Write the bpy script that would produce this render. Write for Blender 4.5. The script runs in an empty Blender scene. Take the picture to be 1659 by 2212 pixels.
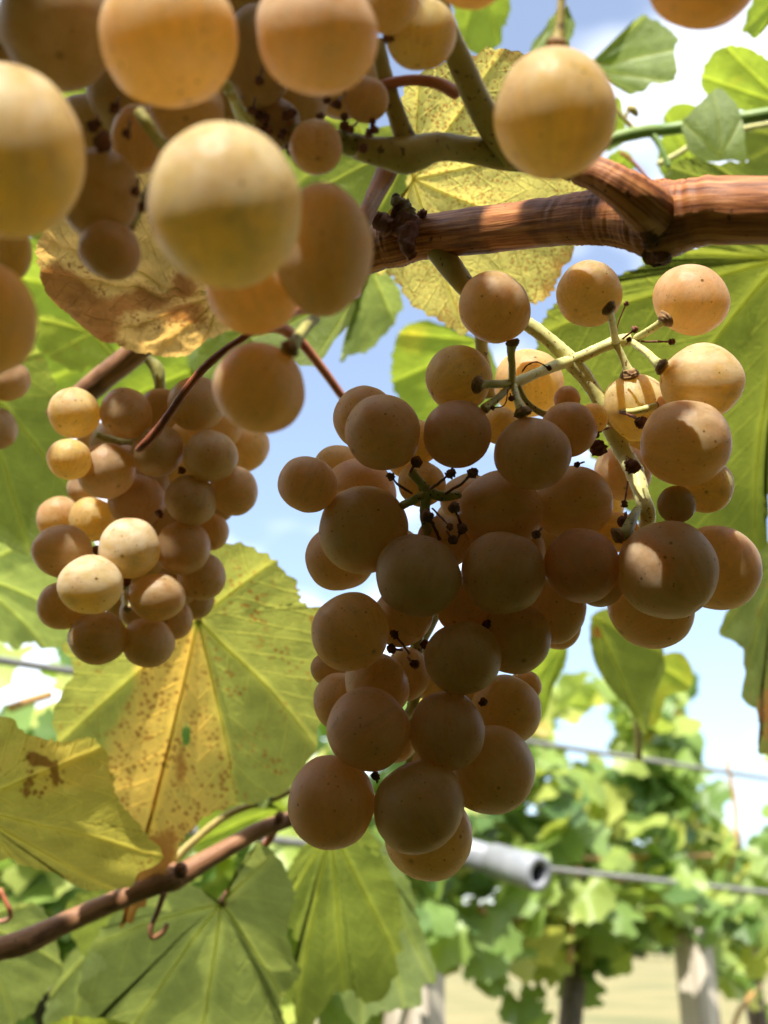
import bpy, math, random
from mathutils import Vector, noise
import numpy as np

rnd = random.Random(7)
scene = bpy.context.scene
col = scene.collection

# ------------------------------------------------------------------ camera
PITCH = math.radians(22.5)
CAM = Vector((0.0, 0.0, 1.25))
R_ = Vector((1, 0, 0))
F_ = Vector((0, math.cos(PITCH), math.sin(PITCH)))
U_ = Vector((0, -math.sin(PITCH), math.cos(PITCH)))
FV, CX, CY = 2279.0, 829.5, 1106.0          # focal length and centre of the picture, in the units the photo was measured in
cd = bpy.data.cameras.new("camera")
cam = bpy.data.objects.new("camera", cd)
col.objects.link(cam)
cam.location = CAM
cam.rotation_euler = (math.pi / 2 + PITCH, 0, 0)
cd.sensor_fit = 'VERTICAL'
cd.sensor_height = 36.0
cd.lens = 36.0 * FV / 2212.0
cd.clip_start = 0.005
cd.clip_end = 3000
cd.dof.use_dof = True
cd.dof.focus_distance = 0.245
cd.dof.aperture_fstop = cd.lens / 2.2        # a phone lens: about 2 mm opening
scene.camera = cam

# ------------------------------------------------------------------ sky, sun, exposure
SUN = (R_ * -0.16 + U_ * 0.955 + F_ * -0.25).normalized()   # towards the sun
sun_el = math.asin(SUN.z)
sun_az = math.atan2(SUN.x, SUN.y)
world = bpy.data.worlds.new("World")
scene.world = world
world.use_nodes = True
wn, wl = world.node_tree.nodes, world.node_tree.links
wn.clear()
wo = wn.new("ShaderNodeOutputWorld")
bg = wn.new("ShaderNodeBackground")
sky = wn.new("ShaderNodeTexSky")
sky.sky_type = 'NISHITA'
sky.sun_disc = False
sky.sun_elevation = sun_el
sky.sun_rotation = sun_az
sky.air_density = 1.0
sky.dust_density = 1.6
sky.ozone_density = 1.2
tc = wn.new("ShaderNodeTexCoord")
mp = wn.new("ShaderNodeMapping")
mp.inputs['Scale'].default_value = (1.0, 1.0, 1.6)
mp.inputs['Location'].default_value = (5.0, 1.9, 0.2)
nz = wn.new("ShaderNodeTexNoise")
nz.inputs['Scale'].default_value = 1.7
nz.inputs['Detail'].default_value = 4
nz.inputs['Roughness'].default_value = 0.55
cr = wn.new("ShaderNodeValToRGB")
cr.color_ramp.elements[0].position = 0.46
cr.color_ramp.elements[0].color = (0.05, 0.05, 0.05, 1)
cr.color_ramp.elements[1].position = 0.62
mx = wn.new("ShaderNodeMixRGB")
mx.inputs['Color2'].default_value = (13.0, 13.2, 13.5, 1)
wl.new(tc.outputs['Generated'], mp.inputs['Vector'])
wl.new(mp.outputs['Vector'], nz.inputs['Vector'])
wl.new(nz.outputs['Fac'], cr.inputs['Fac'])
wl.new(cr.outputs['Color'], mx.inputs['Fac'])
wl.new(sky.outputs['Color'], mx.inputs['Color1'])
wl.new(mx.outputs['Color'], bg.inputs['Color'])
bg.inputs['Strength'].default_value = 0.14
wl.new(bg.outputs['Background'], wo.inputs['Surface'])

sd = bpy.data.lights.new("sun", 'SUN')
sd.energy = 4.8
sd.angle = math.radians(0.5)
sd.color = (1.0, 0.95, 0.86)
sun = bpy.data.objects.new("sun", sd)
col.objects.link(sun)
sun.location = (0, -2, 6)
sun.rotation_euler = SUN.to_track_quat('Z', 'Y').to_euler()

scene.view_settings.view_transform = 'Standard'
scene.view_settings.look = 'None'
scene.view_settings.exposure = 1.05
scene.view_settings.gamma = 1.0
scene.render.engine = 'CYCLES'
scene.cycles.use_denoising = True
scene.cycles.max_bounces = 12
scene.cycles.diffuse_bounces = 8
scene.cycles.transmission_bounces = 8
scene.cycles.sample_clamp_indirect = 6.0
scene.cycles.caustics_reflective = False
scene.cycles.caustics_refractive = False

# ------------------------------------------------------------------ helpers
def P(x, y, d):
    """the point seen at picture position x, y at distance d along the view axis"""
    return CAM + F_ * d + R_ * ((x - CX) / FV * d) + U_ * ((CY - y) / FV * d)

def to_cam(p):
    q = p - CAM
    return q.dot(R_), q.dot(U_), q.dot(F_)

def link(o, parent=None, pl=None):
    col.objects.link(o)
    if parent is not None:
        o.parent = parent
    return o

def thing(name, label, cat, loc, group=None, kind=None):
    o = bpy.data.objects.new(name, None)
    o.empty_display_size = 0.01
    o.location = loc
    col.objects.link(o)
    o['label'] = label
    o['category'] = cat
    if group: o['group'] = group
    if kind: o['kind'] = kind
    return o

def mesh_obj(name, verts, faces, mat, parent=None, origin=None, attrs=None, smooth=True, label=None):
    """verts in world space; the object's origin goes to `origin` (default the first vertex)"""
    base = Vector(origin) if origin is not None else Vector(verts[0])
    me = bpy.data.meshes.new(name)
    me.from_pydata([tuple(Vector(v) - base) for v in verts], [], faces)
    if smooth:
        me.polygons.foreach_set('use_smooth', [True] * len(me.polygons))
    if attrs:
        for k, vals in attrs.items():
            if isinstance(vals[0], (tuple, list)):
                a = me.attributes.new(k, 'FLOAT_VECTOR', 'POINT')
                a.data.foreach_set('vector', [c for v in vals for c in v])
            else:
                a = me.attributes.new(k, 'FLOAT', 'POINT')
                a.data.foreach_set('value', vals)
    me.materials.append(mat)
    me.update()
    o = bpy.data.objects.new(name, me)
    col.objects.link(o)
    if parent is not None:
        o.parent = parent
        o.location = base - world_loc(parent)
    else:
        o.location = base
    if label: o['label'] = label
    return o

def world_loc(o):
    v = Vector(o.location)
    while o.parent is not None:
        o = o.parent
        v = v + Vector(o.location)
    return v

def catmull(pts, n, closed=False):
    """resample a polyline of vectors/tuples as a Catmull-Rom curve, n samples per span"""
    pts = [Vector(p) for p in pts]
    out = []
    m = len(pts)
    spans = m if closed else m - 1
    for i in range(spans):
        p0 = pts[(i - 1) % m] if closed or i > 0 else pts[0] * 2 - pts[1]
        p1, p2 = pts[i], pts[(i + 1) % m]
        p3 = pts[(i + 2) % m] if closed or i + 2 < m else pts[-1] * 2 - pts[-2]
        for k in range(n):
            t = k / n
            out.append(0.5 * ((2 * p1) + (p2 - p0) * t + (2 * p0 - 5 * p1 + 4 * p2 - p3) * t * t + (3 * p1 - p0 - 3 * p2 + p3) * t ** 3))
    if not closed:
        out.append(pts[-1])
    return out

def tube_geo(pts, radii, sides=10, per=6, bump=0.0, seed=0, ridges=0, rid_amp=0.0, jut=None):
    """points + radii -> a smooth closed tube; returns verts, faces, attribute (cos, sin, length) for bark"""
    n4 = [Vector((*p, r)) for p, r in zip(pts, radii)]
    c = catmull(n4, per)
    P3 = [Vector(v[:3]) for v in c]
    Rr = [max(v[3], 1e-5) for v in c]
    verts, faces, att = [], [], []
    t0 = (P3[1] - P3[0]).normalized()
    ref = Vector((0, 0, 1)) if abs(t0.z) < 0.9 else Vector((1, 0, 0))
    nrm = t0.cross(ref).normalized()
    L = 0.0
    for i, p in enumerate(P3):
        t = (P3[min(i + 1, len(P3) - 1)] - P3[max(i - 1, 0)])
        t = t.normalized() if t.length > 1e-9 else t0
        nrm = (nrm - t * nrm.dot(t)).normalized()
        bn = t.cross(nrm)
        if i: L += (p - P3[i - 1]).length
        for s in range(sides):
            a = 2 * math.pi * s / sides
            d = nrm * math.cos(a) + bn * math.sin(a)
            r = Rr[i]
            if bump:
                r *= 1 + bump * noise.noise(p * (0.6 / Rr[i]) + d * 1.1 + Vector((seed * 3.1, 0, 0)))
            if ridges:
                r *= 1 + rid_amp * noise.noise(Vector((math.cos(a) * ridges, math.sin(a) * ridges, L * 60 + seed)))
            if jut: r *= jut(L, a)
            verts.append(p + d * r)
            att.append((math.cos(a), math.sin(a), L * 100))
    n = len(P3)
    for i in range(n - 1):
        for s in range(sides):
            s2 = (s + 1) % sides
            faces.append((i * sides + s, i * sides + s2, (i + 1) * sides + s2, (i + 1) * sides + s))
    for e, i in ((0, 0), (1, n - 1)):
        verts.append(P3[i]); att.append((0, 0, L * 100 * e))
        ci = len(verts) - 1
        for s in range(sides):
            s2 = (s + 1) % sides
            faces.append((ci, i * sides + s2, i * sides + s) if e == 0 else (ci, i * sides + s, i * sides + s2))
    return verts, faces, att

def tube(name, pts, radii, mat, parent=None, label=None, **kw):
    v, f, a = tube_geo(pts, radii, **kw)
    return mesh_obj(name, v, f, mat, parent, origin=pts[0], attrs={'bark': a}, label=label)

def ribbon_geo(pts, rad, up):
    """a low raised ridge along pts, open underneath"""
    v, f, a = [], [], []
    for i, p in enumerate(pts):
        t = (pts[min(i + 1, len(pts) - 1)] - pts[max(i - 1, 0)]).normalized()
        sd = t.cross(up).normalized()
        for k in range(5):
            an = math.pi * k / 4
            v.append(p + sd * math.cos(an) * rad[i] + up * (math.sin(an) * rad[i] * .8 - .0001)); a.append((k / 4, 0, i))
    for i in range(len(pts) - 1):
        for k in range(4): f.append((i * 5 + k, i * 5 + k + 1, i * 5 + k + 6, i * 5 + k + 5))
    return v, f, a

def vtube(name, spec, mat, parent=None, label=None, **kw):
    """spec: (x, y, depth, radius in picture units)"""
    pts = [P(x, y, d) for x, y, d, r in spec]
    rad = [r / FV * d for x, y, d, r in spec]
    return tube(name, pts, rad, mat, parent, label, **kw)

# ------------------------------------------------------------------ materials
def nmat(name):
    m = bpy.data.materials.new(name)
    m.use_nodes = True
    nt = m.node_tree
    nt.nodes.clear()
    out = nt.nodes.new("ShaderNodeOutputMaterial")
    return m, nt, nt.nodes, nt.links, out

def noise_node(n, l, vec, scale, detail=4, rough=0.55):
    t = n.new("ShaderNodeTexNoise")
    t.inputs['Scale'].default_value = scale
    t.inputs['Detail'].default_value = detail
    t.inputs['Roughness'].default_value = rough
    if vec is not None: l.new(vec, t.inputs['Vector'])
    return t

def ramp(n, l, fac, stops, interp='LINEAR'):
    r = n.new("ShaderNodeValToRGB")
    r.color_ramp.interpolation = interp
    els = r.color_ramp.elements
    while len(els) < len(stops): els.new(0.5)
    for e, (p, c) in zip(els, stops):
        e.position = p
        e.color = (c, c, c, 1) if isinstance(c, (int, float)) else (*c, 1)
    l.new(fac, r.inputs['Fac'])
    return r

def mix(n, l, fac, a, b, mode='MIX'):
    m = n.new("ShaderNodeMixRGB")
    m.blend_type = mode
    for s, v in ((m.inputs['Fac'], fac), (m.inputs['Color1'], a), (m.inputs['Color2'], b)):
        if isinstance(v, (int, float)): s.default_value = v
        elif isinstance(v, tuple): s.default_value = (*v, 1)
        else: l.new(v, s)
    return m.outputs['Color']

def math_(n, l, op, a, b=0.0, c=None, clamp=False):
    m = n.new("ShaderNodeMath")
    m.operation = op
    m.use_clamp = clamp
    for s, v in zip(m.inputs, (a, b, c)):
        if v is None: continue
        if isinstance(v, (int, float)): s.default_value = v
        else: l.new(v, s)
    return m.outputs[0]

def attr(n, name):
    a = n.new("ShaderNodeAttribute")
    a.attribute_name = name
    return a

def simple_mat(name, c1, c2, scale=200, rough=0.6, bump=0.2, sss=0.0, spec=0.3, spots=None):
    m, nt, n, l, out = nmat(name)
    tcn = n.new("ShaderNodeTexCoord")
    nn = noise_node(n, l, tcn.outputs['Object'], scale, 5)
    c = ramp(n, l, nn.outputs['Fac'], [(0.35, c1), (0.65, c2)]).outputs['Color']
    if spots:
        s = noise_node(n, l, tcn.outputs['Object'], scale * 4, 2)
        c = mix(n, l, ramp(n, l, s.outputs['Fac'], [(0.62, 0.0), (0.67, 1.0)]).outputs['Color'], c, spots)
    b = n.new("ShaderNodeBsdfPrincipled")
    l.new(c, b.inputs['Base Color'])
    b.inputs['Roughness'].default_value = rough
    b.inputs['Specular IOR Level'].default_value = spec
    if sss:
        b.inputs['Subsurface Weight'].default_value = sss
        b.inputs['Subsurface Radius'].default_value = (1, 0.8, 0.3)
        b.inputs['Subsurface Scale'].default_value = 0.0015
    if bump:
        bp = n.new("ShaderNodeBump")
        bp.inputs['Strength'].default_value = bump
        bp.inputs['Distance'].default_value = 0.0006
        l.new(nn.outputs['Fac'], bp.inputs['Height'])
        l.new(bp.outputs['Normal'], b.inputs['Normal'])
    l.new(b.outputs['BSDF'], out.inputs['Surface'])
    return m

def grape_mat():
    m, nt, n, l, out = nmat("grape_skin")
    tcn = n.new("ShaderNodeTexCoord")
    oi = n.new("ShaderNodeObjectInfo")
    off = n.new("ShaderNodeVectorMath"); off.operation = 'MULTIPLY_ADD'
    cmb = n.new("ShaderNodeCombineXYZ")
    for i in range(3): l.new(oi.outputs['Random'], cmb.inputs[i])
    l.new(cmb.outputs[0], off.inputs[0])
    off.inputs[1].default_value = (37, 71, 53)
    l.new(tcn.outputs['Object'], off.inputs[2])
    v = off.outputs[0]
    base = oi.outputs['Color']
    # broad patches: pinker / greener
    big = noise_node(n, l, v, 1.1, 3)
    base = mix(n, l, ramp(n, l, big.outputs['Fac'], [(0.42, 0.0), (0.72, 0.55)]).outputs['Color'], base, (0.48, 0.185, 0.06))
    grn = noise_node(n, l, v, 0.9, 2)
    base = mix(n, l, ramp(n, l, grn.outputs['Fac'], [(0.55, 0.0), (0.75, 0.4)]).outputs['Color'], base, (0.40, 0.31, 0.07))
    fine = noise_node(n, l, v, 14, 5, 0.65)
    base = mix(n, l, 0.35, base, mix(n, l, 1.0, base, ramp(n, l, fine.outputs['Fac'], [(0.3, 0.6), (0.7, 1.25)]).outputs['Color'], 'MULTIPLY'))
    # faint strands running from stalk to tip inside the flesh
    sx = n.new("ShaderNodeSeparateXYZ"); l.new(tcn.outputs['Object'], sx.inputs[0])
    an = n.new("ShaderNodeMath"); an.operation = 'ARCTAN2'; l.new(sx.outputs[1], an.inputs[0]); l.new(sx.outputs[0], an.inputs[1])
    cv = n.new("ShaderNodeCombineXYZ")
    l.new(math_(n, l, 'MULTIPLY', math_(n, l, 'COSINE', an.outputs[0]), 2.6), cv.inputs[0]); l.new(math_(n, l, 'MULTIPLY', math_(n, l, 'SINE', an.outputs[0]), 2.6), cv.inputs[1]); l.new(math_(n, l, 'MULTIPLY_ADD', sx.outputs[2], 0.5, math_(n, l, 'MULTIPLY', oi.outputs['Random'], 40)), cv.inputs[2])
    sn = noise_node(n, l, cv.outputs[0], 2.2, 4, 0.6)
    base = mix(n, l, 0.55, base, mix(n, l, 1.0, base, ramp(n, l, sn.outputs['Fac'], [(0.32, 0.72), (0.68, 1.25)]).outputs['Color'], 'MULTIPLY'))
    # lenticels: sparse dark specks, rubbed scuffs, the scar at the tip (local -Z)
    def specks(scale, thr, keep, strength):
        vo = n.new("ShaderNodeTexVoronoi")
        vo.inputs['Scale'].default_value = scale
        l.new(v, vo.inputs['Vector'])
        wob = noise_node(n, l, v, scale * 3, 2)
        sep = n.new("ShaderNodeSeparateColor"); l.new(vo.outputs['Color'], sep.inputs[0])
        d = math_(n, l, 'MULTIPLY_ADD', wob.outputs['Fac'], 0.16, vo.outputs['Distance'])
        d = math_(n, l, 'ADD', d, math_(n, l, 'MULTIPLY', math_(n, l, 'POWER', sep.outputs[1], 0.6), 0.10))
        dot = ramp(n, l, d, [(thr + .06, 1.0), (thr + 0.10, 0.0)]).outputs['Color']
        k = math_(n, l, 'GREATER_THAN', sep.outputs[0], keep)
        return math_(n, l, 'MULTIPLY', math_(n, l, 'MULTIPLY', dot, k), strength)
    m1 = specks(3.4, 0.15, 0.45, 0.95)
    m2 = specks(6.5, 0.19, 0.60, 0.8)
    sc = noise_node(n, l, v, 3.2, 6, 0.7)
    m3 = ramp(n, l, sc.outputs['Fac'], [(0.56, 0.0), (0.67, 0.6)]).outputs['Color']
    sep = n.new("ShaderNodeSeparateXYZ"); l.new(tcn.outputs['Object'], sep.inputs[0])
    rr = math_(n, l, 'SQRT', math_(n, l, 'ADD', math_(n, l, 'MULTIPLY', sep.outputs[0], sep.outputs[0]), math_(n, l, 'MULTIPLY', sep.outputs[1], sep.outputs[1])))
    low = math_(n, l, 'LESS_THAN', sep.outputs[2], 0.0)
    ring = ramp(n, l, rr, [(0.03, 1.0), (0.06, 0.45), (0.12, 0.0)]).outputs['Color']
    m4 = math_(n, l, 'MULTIPLY', ring, low)
    mask = math_(n, l, 'MAXIMUM', math_(n, l, 'MAXIMUM', m1, m2), m4)
    base = mix(n, l, m3, base, (0.26, 0.105, 0.03))
    base = mix(n, l, mask, base, (0.045, 0.016, 0.006))
    # waxy bloom
    bl = noise_node(n, l, v, 2.4, 6, 0.62)
    blf = math_(n, l, 'MULTIPLY', ramp(n, l, bl.outputs['Fac'], [(0.32, 0.09), (0.72, 0.33)]).outputs['Color'], math_(n, l, 'MULTIPLY', oi.outputs['Alpha'], math_(n, l, 'SUBTRACT', 1.0, mask)))
    p = n.new("ShaderNodeBsdfPrincipled")
    l.new(base, p.inputs['Base Color'])
    p.inputs['Subsurface Weight'].default_value = 1.0
    p.inputs['Subsurface Radius'].default_value = (1.0, 0.6, 0.16)
    p.inputs['Subsurface Scale'].default_value = 0.010
    rg = ramp(n, l, bl.outputs['Fac'], [(0.3, 0.24), (0.7, 0.44)]).outputs['Color']
    l.new(rg, p.inputs['Roughness'])
    p.inputs['Specular IOR Level'].default_value = 0.5
    p.inputs['IOR'].default_value = 1.4
    bp = n.new("ShaderNodeBump")
    bp.inputs['Strength'].default_value = 0.12
    bp.inputs['Distance'].default_value = 0.02
    l.new(fine.outputs['Fac'], bp.inputs['Height'])
    l.new(bp.outputs['Normal'], p.inputs['Normal'])
    # light passing through the whole berry
    t = n.new("ShaderNodeBsdfTranslucent")
    l.new(mix(n, l, 1.0, mix(n, l, 0.5, base, (0.76, 0.63, 0.31)), (1.33, 1.30, 1.05), 'MULTIPLY'), t.inputs['Color'])
    mt = n.new("ShaderNodeMixShader"); mt.inputs[0].default_value = 0.55
    l.new(p.outputs['BSDF'], mt.inputs[1]); l.new(t.outputs['BSDF'], mt.inputs[2])
    d = n.new("ShaderNodeBsdfDiffuse")
    d.inputs['Color'].default_value = (0.76, 0.63, 0.45, 1)
    ms = n.new("ShaderNodeMixShader")
    l.new(blf, ms.inputs[0])
    l.new(mt.outputs[0], ms.inputs[1])
    l.new(d.outputs['BSDF'], ms.inputs[2])
    l.new(ms.outputs[0], out.inputs['Surface'])
    return m

def leaf_mat(name, green, yellow, yel=0.0, brown=0.0, specks=0.0, edge=0.0, trans=0.58, tcol=(1.6, 1.38, 0.8), vein=(1.7, 1.55, 1.3), brown_col=(0.20, 0.085, 0.025), rough=0.5, pale=0.0, spsc=380, netf=0.22):
    """a vine leaf: two-colour blade, lighter veins, brown specks, browned margin, light passing through"""
    m, nt, n, l, out = nmat(name)
    tcn = n.new("ShaderNodeTexCoord")
    oc = tcn.outputs['Object']
    a_perp, a_phase, a_rho, a_yel, a_brn = (attr(n, k).outputs['Fac'] for k in ('perp', 'phase', 'rho', 'yel', 'brn'))
    big = noise_node(n, l, oc, 28, 4)
    c = mix(n, l, ramp(n, l, noise_node(n, l, oc, 90, 5, 0.6).outputs['Fac'], [(0.3, 0.0), (0.75, 1.0)]).outputs['Color'],
            tuple(x * 0.8 for x in green), tuple(x * 1.2 for x in green))
    yf = math_(n, l, 'ADD', math_(n, l, 'MULTIPLY_ADD', big.outputs['Fac'], 1.2, yel - 1.1 + 0.5), a_yel)
    yf = ramp(n, l, yf, [(0.3, 0.0), (0.75, 1.0)]).outputs['Color']
    c = mix(n, l, yf, c, yellow)
    # veins: midribs by distance, side veins by phase, net by voronoi edges
    ph = math_(n, l, 'ABSOLUTE', math_(n, l, 'SUBTRACT', math_(n, l, 'FRACT', a_phase), 0.5))
    sv = ramp(n, l, ph, [(0.0, 1.0), (0.07, 0.0)]).outputs['Color']
    mv = ramp(n, l, a_perp, [(0.0, 1.0), (0.05, 0.0)]).outputs['Color']
    vo = n.new("ShaderNodeTexVoronoi"); vo.feature = 'DISTANCE_TO_EDGE'
    vo.inputs['Scale'].default_value = 330
    l.new(oc, vo.inputs['Vector'])
    net = ramp(n, l, vo.outputs['Distance'], [(0.0, 1.0), (0.08, 0.0)]).outputs['Color']
    vf = math_(n, l, 'MAXIMUM', math_(n, l, 'MULTIPLY', sv, 0.5), math_(n, l, 'MAXIMUM', math_(n, l, 'MULTIPLY', mv, 0.7), math_(n, l, 'MULTIPLY', net, netf)))
    c = mix(n, l, vf, c, mix(n, l, 1.0, c, vein, 'MULTIPLY'))
    # brown: specks, blotches, margin
    sp = n.new("ShaderNodeTexVoronoi")
    sp.inputs['Scale'].default_value = spsc
    sp.inputs['Randomness'].default_value = 1.0
    l.new(oc, sp.inputs['Vector'])
    cl = noise_node(n, l, oc, 60, 4)
    spf = math_(n, l, 'MULTIPLY', ramp(n, l, sp.outputs['Distance'], [(0.30, 1.0), (0.42, 0.0)]).outputs['Color'],
                ramp(n, l, math_(n, l, 'ADD', cl.outputs['Fac'], math_(n, l, 'MULTIPLY', a_brn, 0.5)), [(0.72 - 0.4 * specks, 0.0), (0.86 - 0.4 * specks, 1.0)]).outputs['Color'])
    if specks <= 0: spf = math_(n, l, 'MULTIPLY', spf, 0.0)
    bn = noise_node(n, l, oc, 75, 6, 0.68)
    bf = math_(n, l, 'ADD', math_(n, l, 'ADD', math_(n, l, 'MULTIPLY_ADD', bn.outputs['Fac'], 1.3, brown - 1.05), math_(n, l, 'MULTIPLY', a_brn, 1.25)),
               math_(n, l, 'MULTIPLY', ramp(n, l, a_rho, [(0.80, 0.0), (1.0, 1.0)]).outputs['Color'], edge))
    bf = ramp(n, l, bf, [(0.15, 0.0), (0.42, 0.85)]).outputs['Color']
    c = mix(n, l, math_(n, l, 'MAXIMUM', math_(n, l, 'MULTIPLY', spf, 0.8), bf), c, mix(n, l, bn.outputs['Fac'], tuple(x * 0.6 for x in brown_col), tuple(x * 1.6 for x in brown_col)))
    p = n.new("ShaderNodeBsdfPrincipled")
    p.inputs['Roughness'].default_value = rough
    p.inputs['Specular IOR Level'].default_value = 0.35
    l.new(mix(n, l, pale, c, (0.5, 0.55, 0.4)), p.inputs['Base Color'])
    bp = n.new("ShaderNodeBump")
    bp.inputs['Strength'].default_value = 0.7
    bp.inputs['Distance'].default_value = 0.0012
    l.new(math_(n, l, 'MULTIPLY_ADD', vf, 1.0, math_(n, l, 'MULTIPLY', bn.outputs['Fac'], 0.8)), bp.inputs['Height'])
    l.new(bp.outputs['Normal'], p.inputs['Normal'])
    t = n.new("ShaderNodeBsdfTranslucent")
    l.new(mix(n, l, 1.0, c, tcol, 'MULTIPLY'), t.inputs['Color'])
    l.new(bp.outputs['Normal'], t.inputs['Normal'])
    ms = n.new("ShaderNodeMixShader")
    ms.inputs[0].default_value = trans
    l.new(p.outputs['BSDF'], ms.inputs[1])
    l.new(t.outputs['BSDF'], ms.inputs[2])
    l.new(ms.outputs[0], out.inputs['Surface'])
    return m

def far_leaf_mat(name="far_leaf"):
    m, nt, n, l, out = nmat(name)
    oi = n.new("ShaderNodeObjectInfo")
    c = ramp(n, l, oi.outputs['Random'], [(0.0, (0.09, 0.17, 0.05)), (0.45, (0.21, 0.32, 0.075)), (0.75, (0.36, 0.44, 0.10)), (0.97, (0.48, 0.50, 0.14)), (1.0, (0.42, 0.27, 0.06))]).outputs['Color']
    tcn = n.new("ShaderNodeTexCoord")
    nn = noise_node(n, l, tcn.outputs['Object'], 40, 3)
    c = mix(n, l, 0.5, c, mix(n, l, 1.0, c, ramp(n, l, nn.outputs['Fac'], [(0.3, 0.55), (0.7, 1.4)]).outputs['Color'], 'MULTIPLY'))
    p = n.new("ShaderNodeBsdfPrincipled")
    p.inputs['Roughness'].default_value = 0.42
    p.inputs['Specular IOR Level'].default_value = 0.4
    l.new(c, p.inputs['Base Color'])
    t = n.new("ShaderNodeBsdfTranslucent")
    l.new(mix(n, l, 1.0, c, (1.6, 1.5, 0.9), 'MULTIPLY'), t.inputs['Color'])
    ms = n.new("ShaderNodeMixShader"); ms.inputs[0].default_value = 0.45
    l.new(p.outputs['BSDF'], ms.inputs[1]); l.new(t.outputs['BSDF'], ms.inputs[2])
    l.new(ms.outputs[0], out.inputs['Surface'])
    return m

def leaf_simple(name):
    m, nt, n, l, out = nmat(name)
    g = n.new("ShaderNodeNewGeometry")
    c = ramp(n, l, g.outputs['Random Per Island'], [(0.0, (0.05, 0.09, 0.02)), (0.6, (0.10, 0.15, 0.03)), (1.0, (0.20, 0.20, 0.045))]).outputs['Color']
    p = n.new("ShaderNodeBsdfPrincipled"); p.inputs['Roughness'].default_value = .5
    l.new(c, p.inputs['Base Color'])
    t = n.new("ShaderNodeBsdfTranslucent"); l.new(c, t.inputs['Color'])
    ms = n.new("ShaderNodeMixShader"); ms.inputs[0].default_value = .4
    l.new(p.outputs[0], ms.inputs[1]); l.new(t.outputs[0], ms.inputs[2]); l.new(ms.outputs[0], out.inputs['Surface'])
    return m

def bark_mat(name, c_lo, c_mid, c_hi, k=3.0, zs=0.03, bump=0.4, rough=0.55):
    m, nt, n, l, out = nmat(name)
    a = attr(n, 'bark')
    mpn = n.new("ShaderNodeMapping")
    mpn.inputs['Scale'].default_value = (k, k, zs * 10)
    l.new(a.outputs['Vector'], mpn.inputs['Vector'])
    st = noise_node(n, l, mpn.outputs['Vector'], 2.2, 6, 0.62)
    tcn = n.new("ShaderNodeTexCoord")
    pt = noise_node(n, l, tcn.outputs['Object'], 70, 4)
    c = ramp(n, l, st.outputs['Fac'], [(0.36, c_lo), (0.5, c_mid), (0.66, c_hi)]).outputs['Color']
    c = mix(n, l, ramp(n, l, pt.outputs['Fac'], [(0.55, 0.0), (0.7, 0.7)]).outputs['Color'], c, tuple(x * 0.45 for x in c_lo))
    ft = noise_node(n, l, tcn.outputs['Object'], 420, 3)
    c = mix(n, l, ramp(n, l, ft.outputs['Fac'], [(0.66, 0.0), (0.71, 0.8)]).outputs['Color'], c, (0.02, 0.01, 0.006))
    p = n.new("ShaderNodeBsdfPrincipled")
    p.inputs['Roughness'].default_value = rough
    p.inputs['Specular IOR Level'].default_value = 0.3
    l.new(c, p.inputs['Base Color'])
    bp = n.new("ShaderNodeBump")
    bp.inputs['Strength'].default_value = bump
    bp.inputs['Distance'].default_value = 0.0008
    l.new(st.outputs['Fac'], bp.inputs['Height'])
    l.new(bp.outputs['Normal'], p.inputs['Normal'])
    l.new(p.outputs['BSDF'], out.inputs['Surface'])
    return m

M_GRAPE = grape_mat()
M_BARK = bark_mat("woody_cane_bark", (0.13, 0.036, 0.010), (0.36, 0.125, 0.034), (0.55, 0.25, 0.085))
M_THIN = bark_mat("thin_cane_bark", (0.16, 0.07, 0.035), (0.28, 0.13, 0.06), (0.36, 0.19, 0.09), bump=0.35)
M_RACH = simple_mat("rachis_green", (0.50, 0.48, 0.17), (0.62, 0.58, 0.26), 260, 0.5, 0.25, 0.4, spots=(0.22, 0.12, 0.05))
M_RACH_OLD = simple_mat("peduncle_olive", (0.33, 0.255, 0.075), (0.44, 0.35, 0.11), 180, 0.55, 0.3, 0.25, spots=(0.14, 0.09, 0.04))
M_RACH_DARK = simple_mat("rachis_olive_dark", (0.24, 0.23, 0.06), (0.38, 0.35, 0.11), 300, 0.6, 0.5, 0.15, spots=(0.05, 0.03, 0.02))
M_DRY = simple_mat("withered_brown", (0.085, 0.032, 0.018), (0.22, 0.085, 0.045), 500, 0.8, 0.8)
M_CAP = simple_mat("receptacle_brown", (0.20, 0.10, 0.04), (0.36, 0.22, 0.09), 600, 0.7, 0.6)
M_RED = simple_mat("red_petiole", (0.36, 0.10, 0.05), (0.46, 0.17, 0.08), 150, 0.45, 0.15, 0.3)
M_TEND = bark_mat("tendril_red", (0.16, 0.036, 0.014), (0.36, 0.09, 0.03), (0.46, 0.17, 0.07), bump=0.4, rough=0.5)
M_GREENSTEM = simple_mat("green_stem", (0.13, 0.22, 0.05), (0.22, 0.30, 0.08), 120, 0.45, 0.1, 0.3)
M_FAR = far_leaf_mat()
M_OVER = leaf_simple('shading_foliage')

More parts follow.
